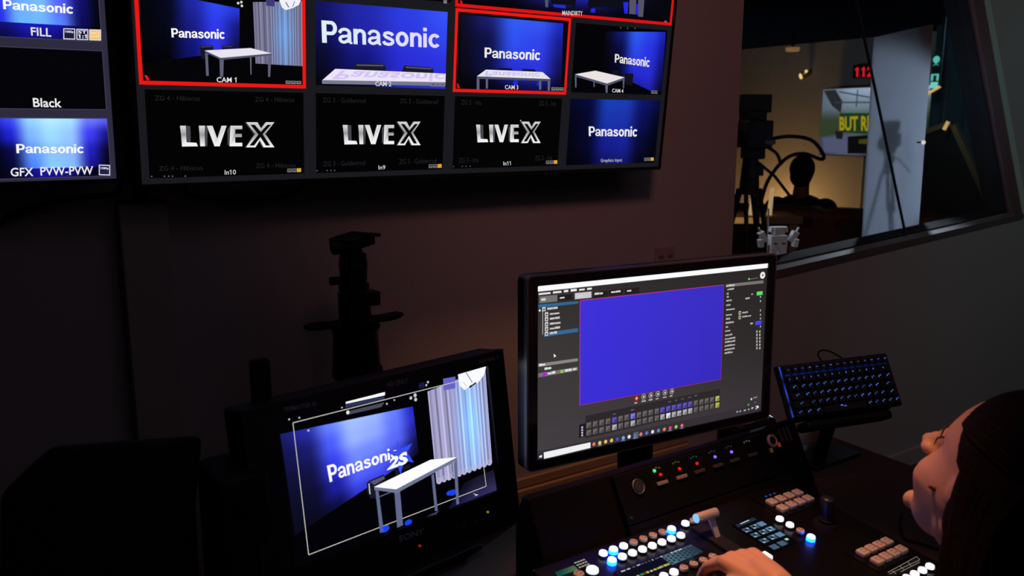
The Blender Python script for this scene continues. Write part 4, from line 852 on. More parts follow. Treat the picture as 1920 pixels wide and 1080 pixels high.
c.poly([(857, 702), (909, 687), (905, 703), (893, 718), (880, 722), (869, 731), (860, 722)], (250, 250, 255), 7); c.line((871, 698), (883, 717), 0.0016, (90, 90, 140), 8); c.line((878, 726), (890, 717), 0.003, (20, 20, 40), 8)
c.poly([(647, 750), (721, 733), (720.5, 741), (647.5, 757)], (252, 252, 255), 5); c.poly([(647, 757.5), (720, 743), (719, 749), (646, 765)], (46, 50, 84), 5); c.poly([(648, 772), (720, 754), (714, 763), (649, 778)], (72, 74, 88), 5); c.disc((651, 773), .0032, (230, 230, 220), 6)
for p, r_ in (((777, 741), .0035), ((769, 746), .003), ((778, 749), .0032), ((560, 783), .0015), ((606, 762), .0012), ((640, 764), .0015), ((724, 757), .0018), ((738, 750), .0015), ((801, 716), .0025), ((798, 722), .002), ((541, 786), .0015), ((577, 807), .0018)): c.disc(p, r_, (200, 200, 205), 6)
c.poly([(784, 717), (795, 715), (795, 726), (785, 729)], (24, 26, 60), 5)
for q in ([(686, 905), (690, 901), (718, 889), (722, 898), (702, 914), (706, 930), (694, 935), (687, 922)], [(739, 882), (745, 879), (747, 888), (740, 891)], [(754, 874), (767, 869), (768, 876), (755, 883)]): c.poly(q, (24, 25, 40), 7)
c.poly([(692, 903), (718, 892), (720, 897), (700, 909)], (84, 88, 112), 8); c.line((690, 906), (692, 926), 0.0022, (200, 200, 214), 8); c.line((703, 934), (735, 921), 0.0012, (120, 120, 150), 5)
G = (96, 104, 140)
for q in ([(702, 918), (708, 920), (718, 996), (711, 999)], [(737.5, 919), (748, 917), (754, 984), (743, 989)], [(807, 891), (812, 888), (819, 957), (814, 958)], [(849, 868), (855, 862), (859, 944), (854, 946)]): c.poly(q, G, 8)
c.poly([(798, 968), (822, 957), (816, 963)], (70, 76, 110), 8)
c.poly([(699.5, 913), (741, 917.5), (855, 857), (855, 863), (742, 924), (700, 918)], (110, 118, 150), 9)
c.poly([(699, 912.5), (805, 861.5), (855, 856.5), (740.5, 917)], (254, 253, 255), 10)
for p, r_ in (((720, 991), .006), ((764, 979), .005), ((847, 923), .0055), ((841, 924), .0045)): c.disc(p, r_, (24, 70, 235), 8, sx=1.6)
c.poly([(884, 924), (890, 928), (888, 930), (895, 927), (889, 926)], (230, 228, 240), 9)
FL = [(548, 792.5), (884, 708), (910.3, 911.3), (577.5, 1039.7)]
for a, b_ in zip(FL, FL[1:] + FL[:1]): c.line(a, b_, 0.0012, (214, 210, 200), 6)
c.poly([(857, 702), (909, 687), (905, 703), (893, 718), (880, 722), (869, 731), (860, 722)], (250, 250, 255), 11); c.line((871, 698), (883, 717), 0.0016, (90, 90, 140), 12); c.line((878, 726), (890, 717), 0.003, (20, 20, 40), 12); c.line((866, 716), (872, 724), 0.001, (150, 150, 190), 12)
c.build('screen_image', sm_, 'lit screen with a white table, blue wall and pale curtain')

# ------------------------------------------------------------------ keyboard on its stand
KO = Vector((1.671, 1.14, 0.919)); KR = rot(-15.514, -29.983, -0.888)
kb = thing('mechanical_keyboard', 'compact black keyboard with blue backlit keys tilted up beside the wide monitor', 'keyboard', KO, KR)
b = MB(); b.box((0, 0.009, 0), (0.307, 0.016, 0.126)); b.build('case', M_BLACK, kb, bevel=0.004)
M_KGLOW = mat('key_backlight', (0.03, 0.06, 0.4), 0.4, emit=(0.03, 0.13, 0.95), strength=0.30)
b = MB(); b.box((-0.0, 0.0005, 0.0), (0.298, 0.002, 0.118)); b.build('key_plate', mat('key_plate_dark', (0.01, 0.012, 0.03), 0.4), kb)
UN = 0.01905; rows = [[1] * 15, [1] * 13 + [2], [1.5] + [1] * 12 + [1.5], [1.75] + [1] * 11 + [2.25], [2.25] + [1] * 11 + [1.75], [1.25, 1.25, 1.25, 6.25] + [1] * 5]
leg = Canvas(Plane(KO, KR)); keys = MB(); SPL = UN * 15; LB = (92, 120, 255)
for r, row in enumerate(rows):
    x = -SPL / 2; z = 0.0475 - r * UN - (0.0 if r == 0 else 0.0015)
    tot = sum(row); sc = 15 / tot
    for i, u in enumerate(row):
        wd = u * UN * sc; cx = x + wd / 2
        keys.prism([(cx - wd / 2 + .0012, -0.001, z - .0082), (cx + wd / 2 - .0012, -0.001, z - .0082), (cx + wd / 2 - .0012, -0.001, z + .0082), (cx - wd / 2 + .0012, -0.001, z + .0082)], (0, -0.0005, 0))
        keys.box((cx, -0.0058, z), (wd - .0045, .0085, .0145))
        br = 0.55 + 0.45 * random.random()
        if r == 0: leg.rect(cx - .0025, z + .000, cx + .0028, z + .0026, [v * .75 * br for v in LB], 30)
        elif not (r == 5 and i == 3): 
            leg.rect(cx - .0045, z - .001, cx - .0020, z + .0022, [v * br for v in LB], 30)
            if r > 1: leg.rect(cx - .0005, z + .002, cx + .0038, z + .0042, [v * br * .8 for v in (70, 140, 255)], 30)
        else: leg.rect(cx - .012, z + .003, cx - .006, z + .0055, (70, 120, 255), 30); leg.rect(cx - .005, z + .001, cx + .004, z + .003, (90, 80, 220), 30)
        x += wd
keys.build('keys', mat('keycap_black', (0.010, 0.010, 0.012), 0.45), kb)
leg.base = 0.0; o = leg.build('key_legends', kb, 'blue lit key legends')
bl = Canvas(Plane(KO, KR), 0.0018)
bl.grid([(-0.142, 0.0405), (0.142, 0.0405), (0.142, 0.0362), (-0.142, 0.0362)], lambda u, v: [q * (0.35 + 0.65 * abs(math.sin(u * 46))) * (1 - .4 * u) for q in (8, 30, 105)], 90, 1, 0, True)
bl.grid([(-0.1505, 0.060), (-0.1465, 0.060), (-0.1465, -0.056), (-0.1505, -0.056)], lambda u, v: [q * (0.25 + 0.75 * abs(math.sin(v * 7 + 1))) for q in (34, 70, 190)], 1, 40, 0, True)
bl.build('backlight_strip', kb, 'blue light strip between the keys')
cb = curve_pts([(-0.018, 0.012, 0.058), (-0.018, 0.025, 0.080), (-0.002, 0.03, 0.092), (0.018, 0.028, 0.088), (0.034, 0.015, 0.068), (0.036, 0.012, 0.058)])
b = MB(); b.tube(cb, 0.0022, 8); b.build('cable', M_RUBBER, kb, True)
ks = thing('keyboard_stand', 'black angled stand holding up the backlit keyboard', 'stand', (1.70, 1.19, DT))
KRm = KR; kc = KO - Vector((1.70, 1.19, DT))
b = MB(); b.box((0, 0, 0), (0.27, 0.010, 0.115), R=None)
bmesh.ops.transform(b.bm, matrix=Matrix.Translation(kc + KR @ Vector((0.0, 0.0235, -0.008))) @ KR.to_4x4(), verts=b.bm.verts[:]); b.build('back_plate', M_METAL, ks, bevel=0.004)
b = MB(); b.box((0, 0, 0), (0.235, 0.045, 0.022)); bmesh.ops.transform(b.bm, matrix=Matrix.Translation(kc + KR @ Vector((0.0, 0.022, -0.078))) @ KR.to_4x4(), verts=b.bm.verts[:]); b.build('ledge', M_METAL, ks, bevel=0.008)
b = MB(); b.cyl((-0.02, 0.0, 0.008), kc + KR @ Vector((0.0, 0.03, -0.03)), 0.016); b.build('post', M_METAL, ks, True)
b = MB(); b.box((-0.02, 0.0, 0.004), (0.17, 0.11, 0.008)); b.build('base_plate', M_METAL, ks, bevel=0.003)
hub = thing('cable_hub_box', 'small black rounded box on the desk between the wide monitor and the keyboard', 'box', (1.56, 1.31, DT))
b = MB(); b.box((0, 0, 0.045), (0.13, 0.09, 0.09)); b.build('shell', M_BLACK, hub, bevel=0.02)
b = MB(); b.box((0, -0.046, 0.05), (0.05, 0.003, 0.012)); b.build('port_strip', M_METAL, hub)

# ------------------------------------------------------------------ dark gear at the left: tripod head, post, cases
tp = thing('camera_tripod', 'black tripod with an empty ball head standing behind the broadcast monitor', 'tripod', (0.643, 1.74, 0))
def at_t(px, py): return at_y(px, py, 1.74) - Vector((0.643, 1.74, 0))
def zt(py): return at_t(662, py).z
cx = at_t(663, 520).x
b = MB(); b.cyl((cx, 0, zt(575)), (cx, 0, zt(640) - .2), 0.030, n=28); b.cyl((cx, 0, zt(548)), (cx, 0, zt(602)), 0.036, n=28); b.box((cx + 0.034, -0.01, zt(560)), (0.03, 0.04, 0.03)); b.build('center_column', M_METAL, tp, True)
b = MB(); b.cyl((cx, 0, zt(543)), (cx, 0, zt(533)), 0.034, 0.034, 28); b.cyl((cx, 0, zt(533)), (cx, 0, zt(500)), 0.029, 0.031, 28); b.cyl((cx, 0, zt(500)), (cx, 0, zt(476)), 0.032, 0.029, 28); b.cyl((cx, 0, zt(476)), (cx, 0, zt(464)), 0.015, 0.012, 20); b.ball((cx, 0, zt(474)), 0.022); b.build('ball_head', M_METAL, tp, True)
b = MB(); b.box((cx, 0, zt(452)), (0.082, 0.065, 0.026), R=rot(30, 0, -5)); b.build('quick_release_plate', M_METAL, tp, bevel=0.003)
b = MB(); b.box((cx + 0.035, -0.02, zt(440)), (0.05, 0.02, 0.008), R=rot(30, 0, 8)); b.build('release_lever', M_METAL, tp, bevel=0.002)
b = MB(); b.cyl((cx - 0.03, -0.02, zt(459)), (cx - 0.055, -0.025, zt(462)), 0.013, 0.012, 18); b.build('clamp_knob', M_RUBBER, tp, True)
b = MB(); b.cyl((cx - 0.02, 0, zt(522)), (cx - 0.034, 0, zt(523)), 0.003); b.cyl((cx - 0.034, 0, zt(523)), (cx - 0.054, 0, zt(523)), 0.009, 0.0095, 18); b.build('tension_knob', M_RUBBER, tp, True)
for sx in (-1, 1):
    b = MB(); z_ = zt(603); b.tube([(cx + sx * .03, 0, z_ - .002), (cx + sx * .055, 0, z_ - .001), (cx + sx * .08, 0, z_), (cx + sx * .105, 0, z_ + .001), (cx + sx * .118, 0, z_ + .002)], [.012, .009, .010, .009, .004], 12); b.build('handle', M_RUBBER, tp, True)
b = MB(); b.cyl((cx, 0, zt(625)), (cx, 0, zt(612)), 0.050, 0.056, 24); b.cyl((cx, 0, zt(705)), (cx, 0, zt(625)), 0.055, 0.050, 24); b.build('leg_collar', M_METAL, tp, True)
for k in range(3):
    a = math.radians(90 + 120 * k); top = Vector((cx + .04 * math.cos(a), .04 * math.sin(a), zt(690))); ft = Vector((cx + .24 * math.cos(a), .24 * math.sin(a) , 0.012))
    if ft.y + 1.74 > 1.98: ft.y = 0.22
    md = top.lerp(ft, .5)
    b = MB(); b.cyl(top, md, 0.017, n=16); b.cyl(md, ft, 0.013, n=16); l_ = b.build('leg', M_METAL, tp, True)
    b = MB(); b.cyl(ft + Vector((0, 0, .012)), ft - Vector((0, 0, .012)), 0.016, 0.018, 14); b.build('foot', M_RUBBER, l_)
pk = thing('antenna_post', 'short black upright post behind the left corner of the broadcast monitor', 'post', at_y(491, 760, 1.335) * 1.0)
pk.location.z = DT; hp = at_y(491, 672, 1.335).z - DT
b = MB(); b.box((0, 0, hp / 2), (0.031, 0.02, hp)); b.build('post', M_RUBBER, pk, bevel=0.006)
b = MB(); b.box((0, 0, 0.012), (0.08, 0.07, 0.024)); b.build('base', M_BLACK, pk, bevel=0.004)
ct = thing('slanted_console', 'large dark console case with a slanted side on the desk at far left', 'equipment case', (0.2, 1.30, DT))
def loc_c(px, py, y=1.27): return at_y(px, py, y) - Vector((0.2, 1.30, DT))
b = MB(); pr = [loc_c(105, 835), loc_c(382, 816), loc_c(370, 945)]; z0 = 0.0
A_, B_2, C_2 = pr; L0 = loc_c(5, 930)
b.prism([A_, B_2, C_2, (C_2.x - .005, C_2.y, 0.0), (L0.x - .03, L0.y, 0.0), L0], (0, 0.09, -0.03)); b.build('case_body', mat('dark_case', (0.009, 0.0085, 0.009), 0.6, spec=0.2), ct, bevel=0.012)
b = MB(); b.box((-0.02, -0.032, 0.10), (0.12, 0.005, 0.02)); b.build('handle_recess', M_RUBBER, ct, bevel=0.004)
dv = thing('rounded_equipment_box', 'small dark rounded box between the slanted console and the broadcast monitor', 'equipment box', (0.345, 1.30, DT))
b = MB(); b.box((0, 0, 0.125), (0.085, 0.12, 0.25)); b.build('box_shell', mat('dark_case', (0.009, 0.0085, 0.009), 0.6), dv, bevel=0.015)
b = MB(); b.cyl((0, -0.06, 0.2), (0, -0.068, 0.2), 0.012); b.build('knob', M_RUBBER, dv, True)
cable('desk_cable', 'thin dark cable curling on the desk in front of the person', [at_z(1692, 962, .735), at_z(1688, 985, .734), at_z(1692, 1003, .734), at_z(1702, 1013, .734), at_z(1725, 1018, .734), at_z(1760, 1030, .734)], 0.0022)

# ------------------------------------------------------------------ person at the desk
HC = Vector((1.1588, 0.5489, 1.0151))
yw_, pt_, rl_ = math.radians(70.07), math.radians(19.06), math.radians(15.57)
HR = Matrix.Rotation(yw_, 3, 'Z') @ Matrix.Rotation(-pt_, 3, 'Y') @ Matrix.Rotation(rl_, 3, 'X')
PB = Vector((1.19, 0.40, 0.0))
pers = thing('person', 'person with long dark hair leaning over the switcher, one hand on its buttons', 'person', PB)
def hw(p): return HC + HR @ Vector(p) - PB                             # head-local (metres, x forward) to person-local
bd = MB()
def E(c, r, tilt=0):                                                    # ellipsoid in the head frame, mm
    bd.ball(hw([v / 1000 for v in c]), [v / 1000 for v in r], HR @ Matrix.Rotation(math.radians(tilt), 3, 'Y'), 28, 18)
SL = [(127, 4, -42, 8), (122, 34, -72, 34), (110, 56, -94, 54), (92, 71, -106, 66), (70, 81, -112, 73), (48, 86, -114, 76), (34, 88, -113, 76), (22, 86, -111, 75), (8, 82, -107, 73), (-8, 84, -101, 71), (-24, 87, -93, 69), (-40, 89, -82, 65), (-54, 89, -68, 58), (-68, 86, -52, 51), (-82, 80, -36, 43), (-95, 78, -18, 34), (-106, 74, 2, 26), (-114, 64, 20, 17), (-118, 52, 34, 8)]
DENT = [((80, 31, 8), -7, 13), ((80, -31, 8), -7, 13), ((62, 44, -34), 11, 26), ((62, -44, -34), 11, 26), ((86, 22, 30), 3, 12), ((86, -22, 30), 3, 12), ((84, 0, -98), 6, 14), ((86, 0, -78), -4, 10), ((60, 62, 20), -3, 18), ((60, -62, 20), -3, 18)]
rings = []; NS = 48
for z_, xf_, xb_, hw_ in SL:
    ring = []; xc_ = (xf_ * .42 + xb_ * .58)
    for k in range(NS):
        a = k / NS * 2 * math.pi; ca, sa = math.cos(a), math.sin(a); e_ = 0.86 if ca > 0 else 1.0
        q_ = Vector((xc_ + ((xf_ - xc_) if ca > 0 else (xc_ - xb_)) * math.copysign(abs(ca) ** e_, ca), hw_ * math.copysign(abs(sa) ** (0.92 if ca > 0 else 1.0), sa), z_))
        out_ = (q_ - Vector((-10, 0, 0))).normalized()
        for c0_, am, rd in DENT: q_ = q_ + out_ * am * math.exp(-((q_ - Vector(c0_)).length / rd) ** 2)
        ring.append(bd.bm.verts.new(hw(q_ / 1000)))
    rings.append(ring)
for A_, B_3 in zip(rings, rings[1:]):
    for k in range(NS): bd.bm.faces.new((A_[k], A_[(k + 1) % NS], B_3[(k + 1) % NS], B_3[k]))
bd.bm.faces.new(rings[0][::-1]); bd.bm.faces.new(rings[-1]); bd.done()
for s in (-1, 1): E((104, s * 13, -20), (13, 9, 9)); E((-14, s * 70, -4), (16, 7, 28))
E((87, 0, 18), (10, 9, 18)); E((97, 0, 5), (14, 10, 18), 18); E((107, 0, -7), (15, 12, 14)); E((117, 0, -14), (12.5, 13, 11)); E((102, 0, -20), (16, 14, 10)); E((84, 0, -101), (14, 17, 15))
E((92, 0, -50), (8, 17, 6)); E((90, 0, -63), (8, 15, 7))
def limb(p, q, r0, r1): bd.cyl(p, q, r0, r1, 24); bd.ball(p, r0); bd.ball(q, r1)
nk0, nk1 = hw((-18, 0, -60)) if False else hw((-0.012, 0, -0.055)), Vector((0.0, 0.02, 0.845))
limb(nk0, nk1, 0.056, 0.058)
V = Vector
shl, shr = V((-0.165, 0.02, 0.795)), V((0.175, -0.02, 0.795))
limb(shl, nk1 + V((-.02, 0, -.03)), .045, .06); limb(shr, nk1 + V((.02, 0, -.03)), .045, .06)
bd.ball(V((0, 0.0, 0.70)), (0.165, 0.105, 0.16)); bd.ball(V((0, -0.01, 0.56)), (0.14, 0.10, 0.16)); bd.ball(V((0, -0.03, 0.45)), (0.17, 0.13, 0.11))
elb = V((-0.225, 0.17, 0.70)); wri = at_z(1455, 1098, 0.865) - PB
limb(shl, elb, .044, .037); limb(elb, wri, .037, .026)
er = V((0.25, 0.06, 0.60)); wr = V((0.10, 0.22, 0.60)); limb(shr, er, .044, .037); limb(er, wr, .037, .025)
for s in (-1, 1):                                                       # legs under the desk
    hip, kn, an = V((s * .09, -0.02, .46)), V((s * .11, 0.42, .50)), V((s * .11, 0.47, .09)); limb(hip, kn, .075, .055); limb(kn, an, .052, .036); limb(an, V((s * .12, 0.60, .035)), .036, .028)
# hands: palm, five fingers with bends
def hand(w0, fwd, side, up, curl, s=1.0, spread=1.0):
    fwd, side, up = fwd.normalized(), side.normalized(), up.normalized()
    def L(a, b_, c_): return w0 + fwd * a * s + side * b_ * s + up * c_ * s
    limb(L(0, 0, 0), L(.03, 0, .004), .026, .024)
    for k, b_ in enumerate((-.027, -.009, .009, .026)): limb(L(.018, b_ * .7, .002), L(.082 - abs(k - 1.2) * .004, b_, .007), .0155, .0125)
    for k, b_ in enumerate((-.027, -.009, .009, .026)):
        ln = (.040, .046, .042, .033)[k]; base = L(.082 - abs(k - 1.2) * .004, b_, .007); p = base; ang = -0.25 * curl; d = 1 + .03 * k
        for j, f in enumerate((1.0, .62, .46)):
            ang -= (.30, .52, .40)[j] * curl; q = p + (fwd * math.cos(ang) + up * math.sin(ang) + side * (b_ * 1.8 * spread)) * ln * f * s; limb(p, q, (.0098, .0088, .0078)[j], (.0090, .0080, .0066)[j]); p = q
    t0 = L(.022, -.024, -.002); t1 = L(.050, -.046, -.012); t2 = L(.078, -.050, -.022); t3 = L(.100, -.044, -.030); limb(t0, t1, .0145, .0115); limb(t1, t2, .0110, .0095); limb(t2, t3, .0092, .0072)
kn1 = at_z(1372, 1048, 0.862) - PB
fw = (kn1 - wri); 
hand(wri, fw, V((-fw.y, fw.x, 0)) * -1, V((0, 0, 1)), 1.0)
hand(wr, V((-.5, 1, -0.1)), V((-1, -.1, 0)), V((0, 0, 1)), .8)
M_SKIN = mat('skin', (0.62, 0.36, 0.27), 0.5, spec=0.35, noise=0.05, scale=60, bump=0.05, sss=0.05)
body = bd.build('body', M_SKIN, pers, True)
body.modifiers.remove(body.modifiers['split'])
rm = body.modifiers.new('merge', 'REMESH'); rm.mode = 'VOXEL'; rm.voxel_size = 0.0032; rm.use_smooth_shade = True
sm2 = body.modifiers.new('soften', 'SMOOTH'); sm2.factor = 0.5; sm2.iterations = 12
# eyes, lashes, brows, mole
for s in (-1, 1):
    b = MB(); b.ball(hw((.061, s * .031, .008)), .0108); ey = b.build('eye', mat('eye_white', (0.7, 0.66, 0.62), 0.2), pers, True)
    b = MB(); b.ball(hw((.0695, s * .032, .008)), (.004, .0055, .0055), HR); b.build('iris', mat('dark_iris', (0.03, 0.015, 0.01), 0.1), ey, True)
    b = MB(); b.tube([hw((.078, s * .018, .013)), hw((.082, s * .028, .016)), hw((.079, s * .040, .014)), hw((.071, s * .049, .008))], [.0009, .0014, .0014, .0008], 6); b.build('eyelashes', mat('lash_black', (0.006, 0.005, 0.005), 0.6), pers, True)
    b = MB(); b.tube([hw((.0885, s * .012, .030)), hw((.085, s * .028, .035)), hw((.076, s * .044, .033)), hw((.064, s * .056, .027))], [.0015, .0022, .002, .001], 6); b.build('eyebrow', mat('brow_brown', (0.03, 0.017, 0.012), 0.7), pers, True)
dg_ = bpy.context.evaluated_depsgraph_get(); dg_.update(); be = body.evaluated_get(dg_)
ok_, hit_, nn_, _ = be.ray_cast(EYE - PB, ray(1751, 915).normalized())
if ok_:
    b = MB(); b.ball(hit_, (.0045, .0045, .0045)); b.ball(hit_ + Vector((-.006, .002, .003)), (.003, .003, .003)); b.build('mole', mat('mole_brown', (0.24, 0.09, 0.06), 0.6), pers, True)
# hair: cap plus long locks
M_HAIR = mat('dark_brown_hair', (0.013, 0.0085, 0.0062), 0.75, spec=0.06, noise=0.5, scale=120)
b = MB()
def HE(c, r): b.ball(hw([v / 1000 for v in c]), [v / 1000 for v in r], HR, 28, 18)
HE((-28, 0, 58), (98, 85, 99)); HE((-45, 0, 0), (72, 80, 90)); HE((-60, 0, -60), (52, 76, 80))
for s in (-1, 1): HE((-46, s * 66, -10), (38, 19, 60)); HE((-84, s * 52, -90), (34, 26, 70))
def lock(p, r): b.tube(curve_pts([hw(q) if not isinstance(q, Vector) else q for q in p], 5), r, 8)
rnd = random.Random(3)
for k in range(64):                                                     # locks combed back over the crown
    ph = math.radians(-84 + 168 * k / 63 + rnd.uniform(-1.5, 1.5)); pts = []
    for q in range(7):
        th = math.radians(20 + 22 * q); cx_, cr_ = math.cos(th), math.sin(th)
        pts.append((-.028 + .0985 * cx_, .0855 * cr_ * math.sin(ph), .058 + .0995 * cr_ * math.cos(ph) * (1 if q < 5 else .92)))
    cp = 5 * (len(pts) - 1) + 1; lock(pts, [max(.0012, .0042 * math.sin(math.pi * min(1, (i + 1.5) / (cp + 1))) + rnd.uniform(0, .0008)) for i in range(cp)])
for s in (-1, 1):                                                       # long locks falling behind the ears to the chest and back
    for k in range(50):
        f = k / 49
        p0 = (.016 - .085 * f, s * .045, .130 - .018 * f)
        p1 = (-.004 - .085 * f, s * (.078 + .006 * math.sin(f * 3)), .070 - .03 * f)
        p2 = (-.022 - .075 * f, s * (.083 + rnd.uniform(-.002, .003)), .0 - .01 * f)
        p3 = (-.064 - .060 * f, s * (.077 + rnd.uniform(-.003, .004)), -.085)
        e0 = hw((-.100 - .050 * f, s * .060, -.145)); e1 = Vector((e0.x + (.040 if s > 0 else 0), e0.y - .030 - .05 * f, .78 - rnd.uniform(0, .05))); e2 = Vector((e1.x, e1.y + .004, .66 - rnd.uniform(0, .07)))
        pts = [p0, p1, p2, p3, e0, e1, e2]; cp = 5 * (len(pts) - 1) + 1
        lock(pts, [max(.0016, .0058 * math.sin(math.pi * min(1, (i + 2) / (cp + 1.5))) + .002) for i in range(cp)])
hair = b.build('hair', M_HAIR, pers, True)
# shirt
b = MB(); b.ball(V((0, 0.0, 0.70)), (0.178, 0.118, 0.165)); b.ball(V((0, -0.01, 0.56)), (0.152, 0.112, 0.17)); b.ball(V((0, -0.03, 0.46)), (0.18, 0.14, 0.12))
for a_, e_, w2 in ((shl, elb, wri), (shr, er, wr)):
    b.cyl(a_, e_, .056, .047, 20); b.ball(a_, .058); b.ball(e_, .047); b.cyl(e_, e_.lerp(w2, .35), .047, .044, 20)
    b.cyl(a_, nk1 + V((0, 0, -.055)), .054, .062, 20)
sh = b.build('shirt', mat('black_cotton', (0.012, 0.012, 0.013), 0.9, noise=0.2, scale=300), pers, True)
sh.modifiers.remove(sh.modifiers['split']); q = sh.modifiers.new('merge', 'REMESH'); q.mode = 'VOXEL'; q.voxel_size = 0.006; q.use_smooth_shade = True
b = MB()
for s in (-1, 1): b.cyl(V((s * .09, -0.02, .46)), V((s * .11, 0.42, .50)), .086, .064, 20); b.ball(V((s * .11, 0.42, .50)), .064); b.cyl(V((s * .11, 0.42, .50)), V((s * .11, 0.47, .11)), .062, .05, 20); b.ball(V((s * .09, -0.02, .46)), .088)
b.ball(V((0, -0.04, .46)), (.185, .145, .10)); b.build('trousers', mat('dark_denim', (0.012, 0.014, 0.02), 0.9), pers, True)

# ------------------------------------------------------------------ studio beyond the glass
# television on the far wall
def fx(px, py, x=7.0): return at_x(px, py, x)
FR = rot(-90, 0, 0)                                              # display facing the control room
fo = fx(1536, 289, 6.98); fh = fx(1536, 168, 6.98).z - fo.z; fwid = fh * 16 / 9
FP = Plane(fo, FR)
ft_ = thing('studio_television', 'television on the amber studio wall showing yellow block letters on green', 'television', fo, FR)
b = MB(); b.box((fwid / 2, 0.022, fh / 2), (fwid + .02, 0.035, fh + .02)); b.build('housing', M_BEZEL, ft_, bevel=0.004)
b = MB(); b.box((fwid / 2, 0.062, fh / 2), (.4, 0.045, .3)); b.build('wall_bracket', M_METAL, ft_)
c = Canvas(FP, 0.002); c.STEP = 0.001
c.lattice([(0, fh), (fwid, fh), (fwid, 0), (0, 0)], [[(104, 116, 130), (165, 178, 205), (186, 198, 228), (175, 186, 210)], [(104, 112, 128), (130, 145, 160), (120, 140, 150), (90, 100, 100)], [(58, 66, 54), (52, 66, 40), (34, 60, 36), (40, 60, 30)], [(70, 76, 92), (96, 98, 122), (66, 72, 84), (24, 28, 22)], [(66, 66, 88), (92, 92, 120), (12, 12, 12), (8, 8, 8)]], 24, 16, 1, True)
def fpoly(pts, col, l): c.poly(pts, col, l)
fpoly([(1545, 170), (1567, 168), (1580, 190), (1577, 212), (1560, 198)], (44, 46, 50), 2)
for a, b_ in (((1573, 172), (1634, 183)), ((1609, 168), (1606, 200)), ((1566, 192), (1634, 192))): c.line(a, b_, 0.012, (60, 66, 78), 3)
fpoly([(1575, 212), (1640, 212), (1640, 252), (1575, 248)], (32, 62, 34), 3); fpoly([(1537, 224), (1575, 226), (1575, 252), (1537, 256)], (58, 68, 46), 3)
c.text('BUT RE', [(1575, 219), (1636, 217), (1636, 246), (1575, 245)], (176, 156, 24), 5, 0.03)
fpoly([(1566, 245), (1582, 247), (1580, 261), (1569, 260)], (30, 28, 32), 4); fpoly([(1590, 256), (1640, 252), (1640, 288), (1590, 288)], (14, 13, 12), 4); fpoly([(1611, 262), (1630, 260), (1630, 270), (1611, 269)], (70, 74, 22), 5)
fpoly([(1543, 259), (1590, 254), (1588, 288), (1545, 285)], (92, 92, 122), 3)
c.build('screen_image', ft_)
# red digit clock
co = fx(1598, 147, 7.04); CP_ = Plane(co, FR); ch = fx(1598, 122, 7.04).z - co.z
ck = thing('digital_clock', 'red digit wall clock above the studio television', 'clock', co, FR)
b = MB(); b.box((ch * 1.5, 0.02, ch / 2), (ch * 3.0, 0.04, ch)); b.build('clock_case', M_BLACK, ck, bevel=0.004)
c = Canvas(CP_, 0.002); c.STEP = 0.0012; c.text('112', [(1604, 126.5), (1638, 124.5), (1637, 144), (1603.5, 144)], (255, 28, 48), 2, 0.035, space=1.1); c.build('clock_digits', ck)
# small warm wall lamp
wl = thing('wall_spotlight', 'small glowing spotlight on the amber studio wall', 'wall lamp', fx(1513, 140, 7.05), FR)
b = MB(); b.cyl((0, 0.03, 0.02), (-0.03, -0.05, -0.015), 0.024, 0.03, 18); b.cyl((0, 0.05, 0.02), (0, 0.02, 0.02), 0.02); b.build('lamp_body', mat('lamp_brass', (0.5, 0.35, 0.15), 0.35, metal=1), wl, True)
b = MB(); b.cyl((-0.0305, -0.051, -0.0155), (-0.032, -0.054, -0.0165), 0.027, 0.027, 18); b.ball((0.012, -0.03, 0.03), .014); b.build('bulb', mat('warm_bulb', (1, .8, .5), .5, emit=(1.0, .70, .32), strength=1.1), wl)
cl_ = thing('ceiling_lamp', 'dim amber lamp under the dark studio ceiling', 'ceiling lamp', at_x(1486, 96, 6.3))
b = MB(); b.cyl((0, 0, 0), (0, 0, .03), .055, .06, 20); b.build('lamp_shade', mat('amber_lamp', (.5, .3, .1), .5, emit=(.28, .14, .05), strength=.8), cl_, True)
b = MB(); b.cyl((0, 0, .03), (0, 0, 2.28 - cl_.location.z), .012); b.build('lamp_stem', M_METAL, cl_)

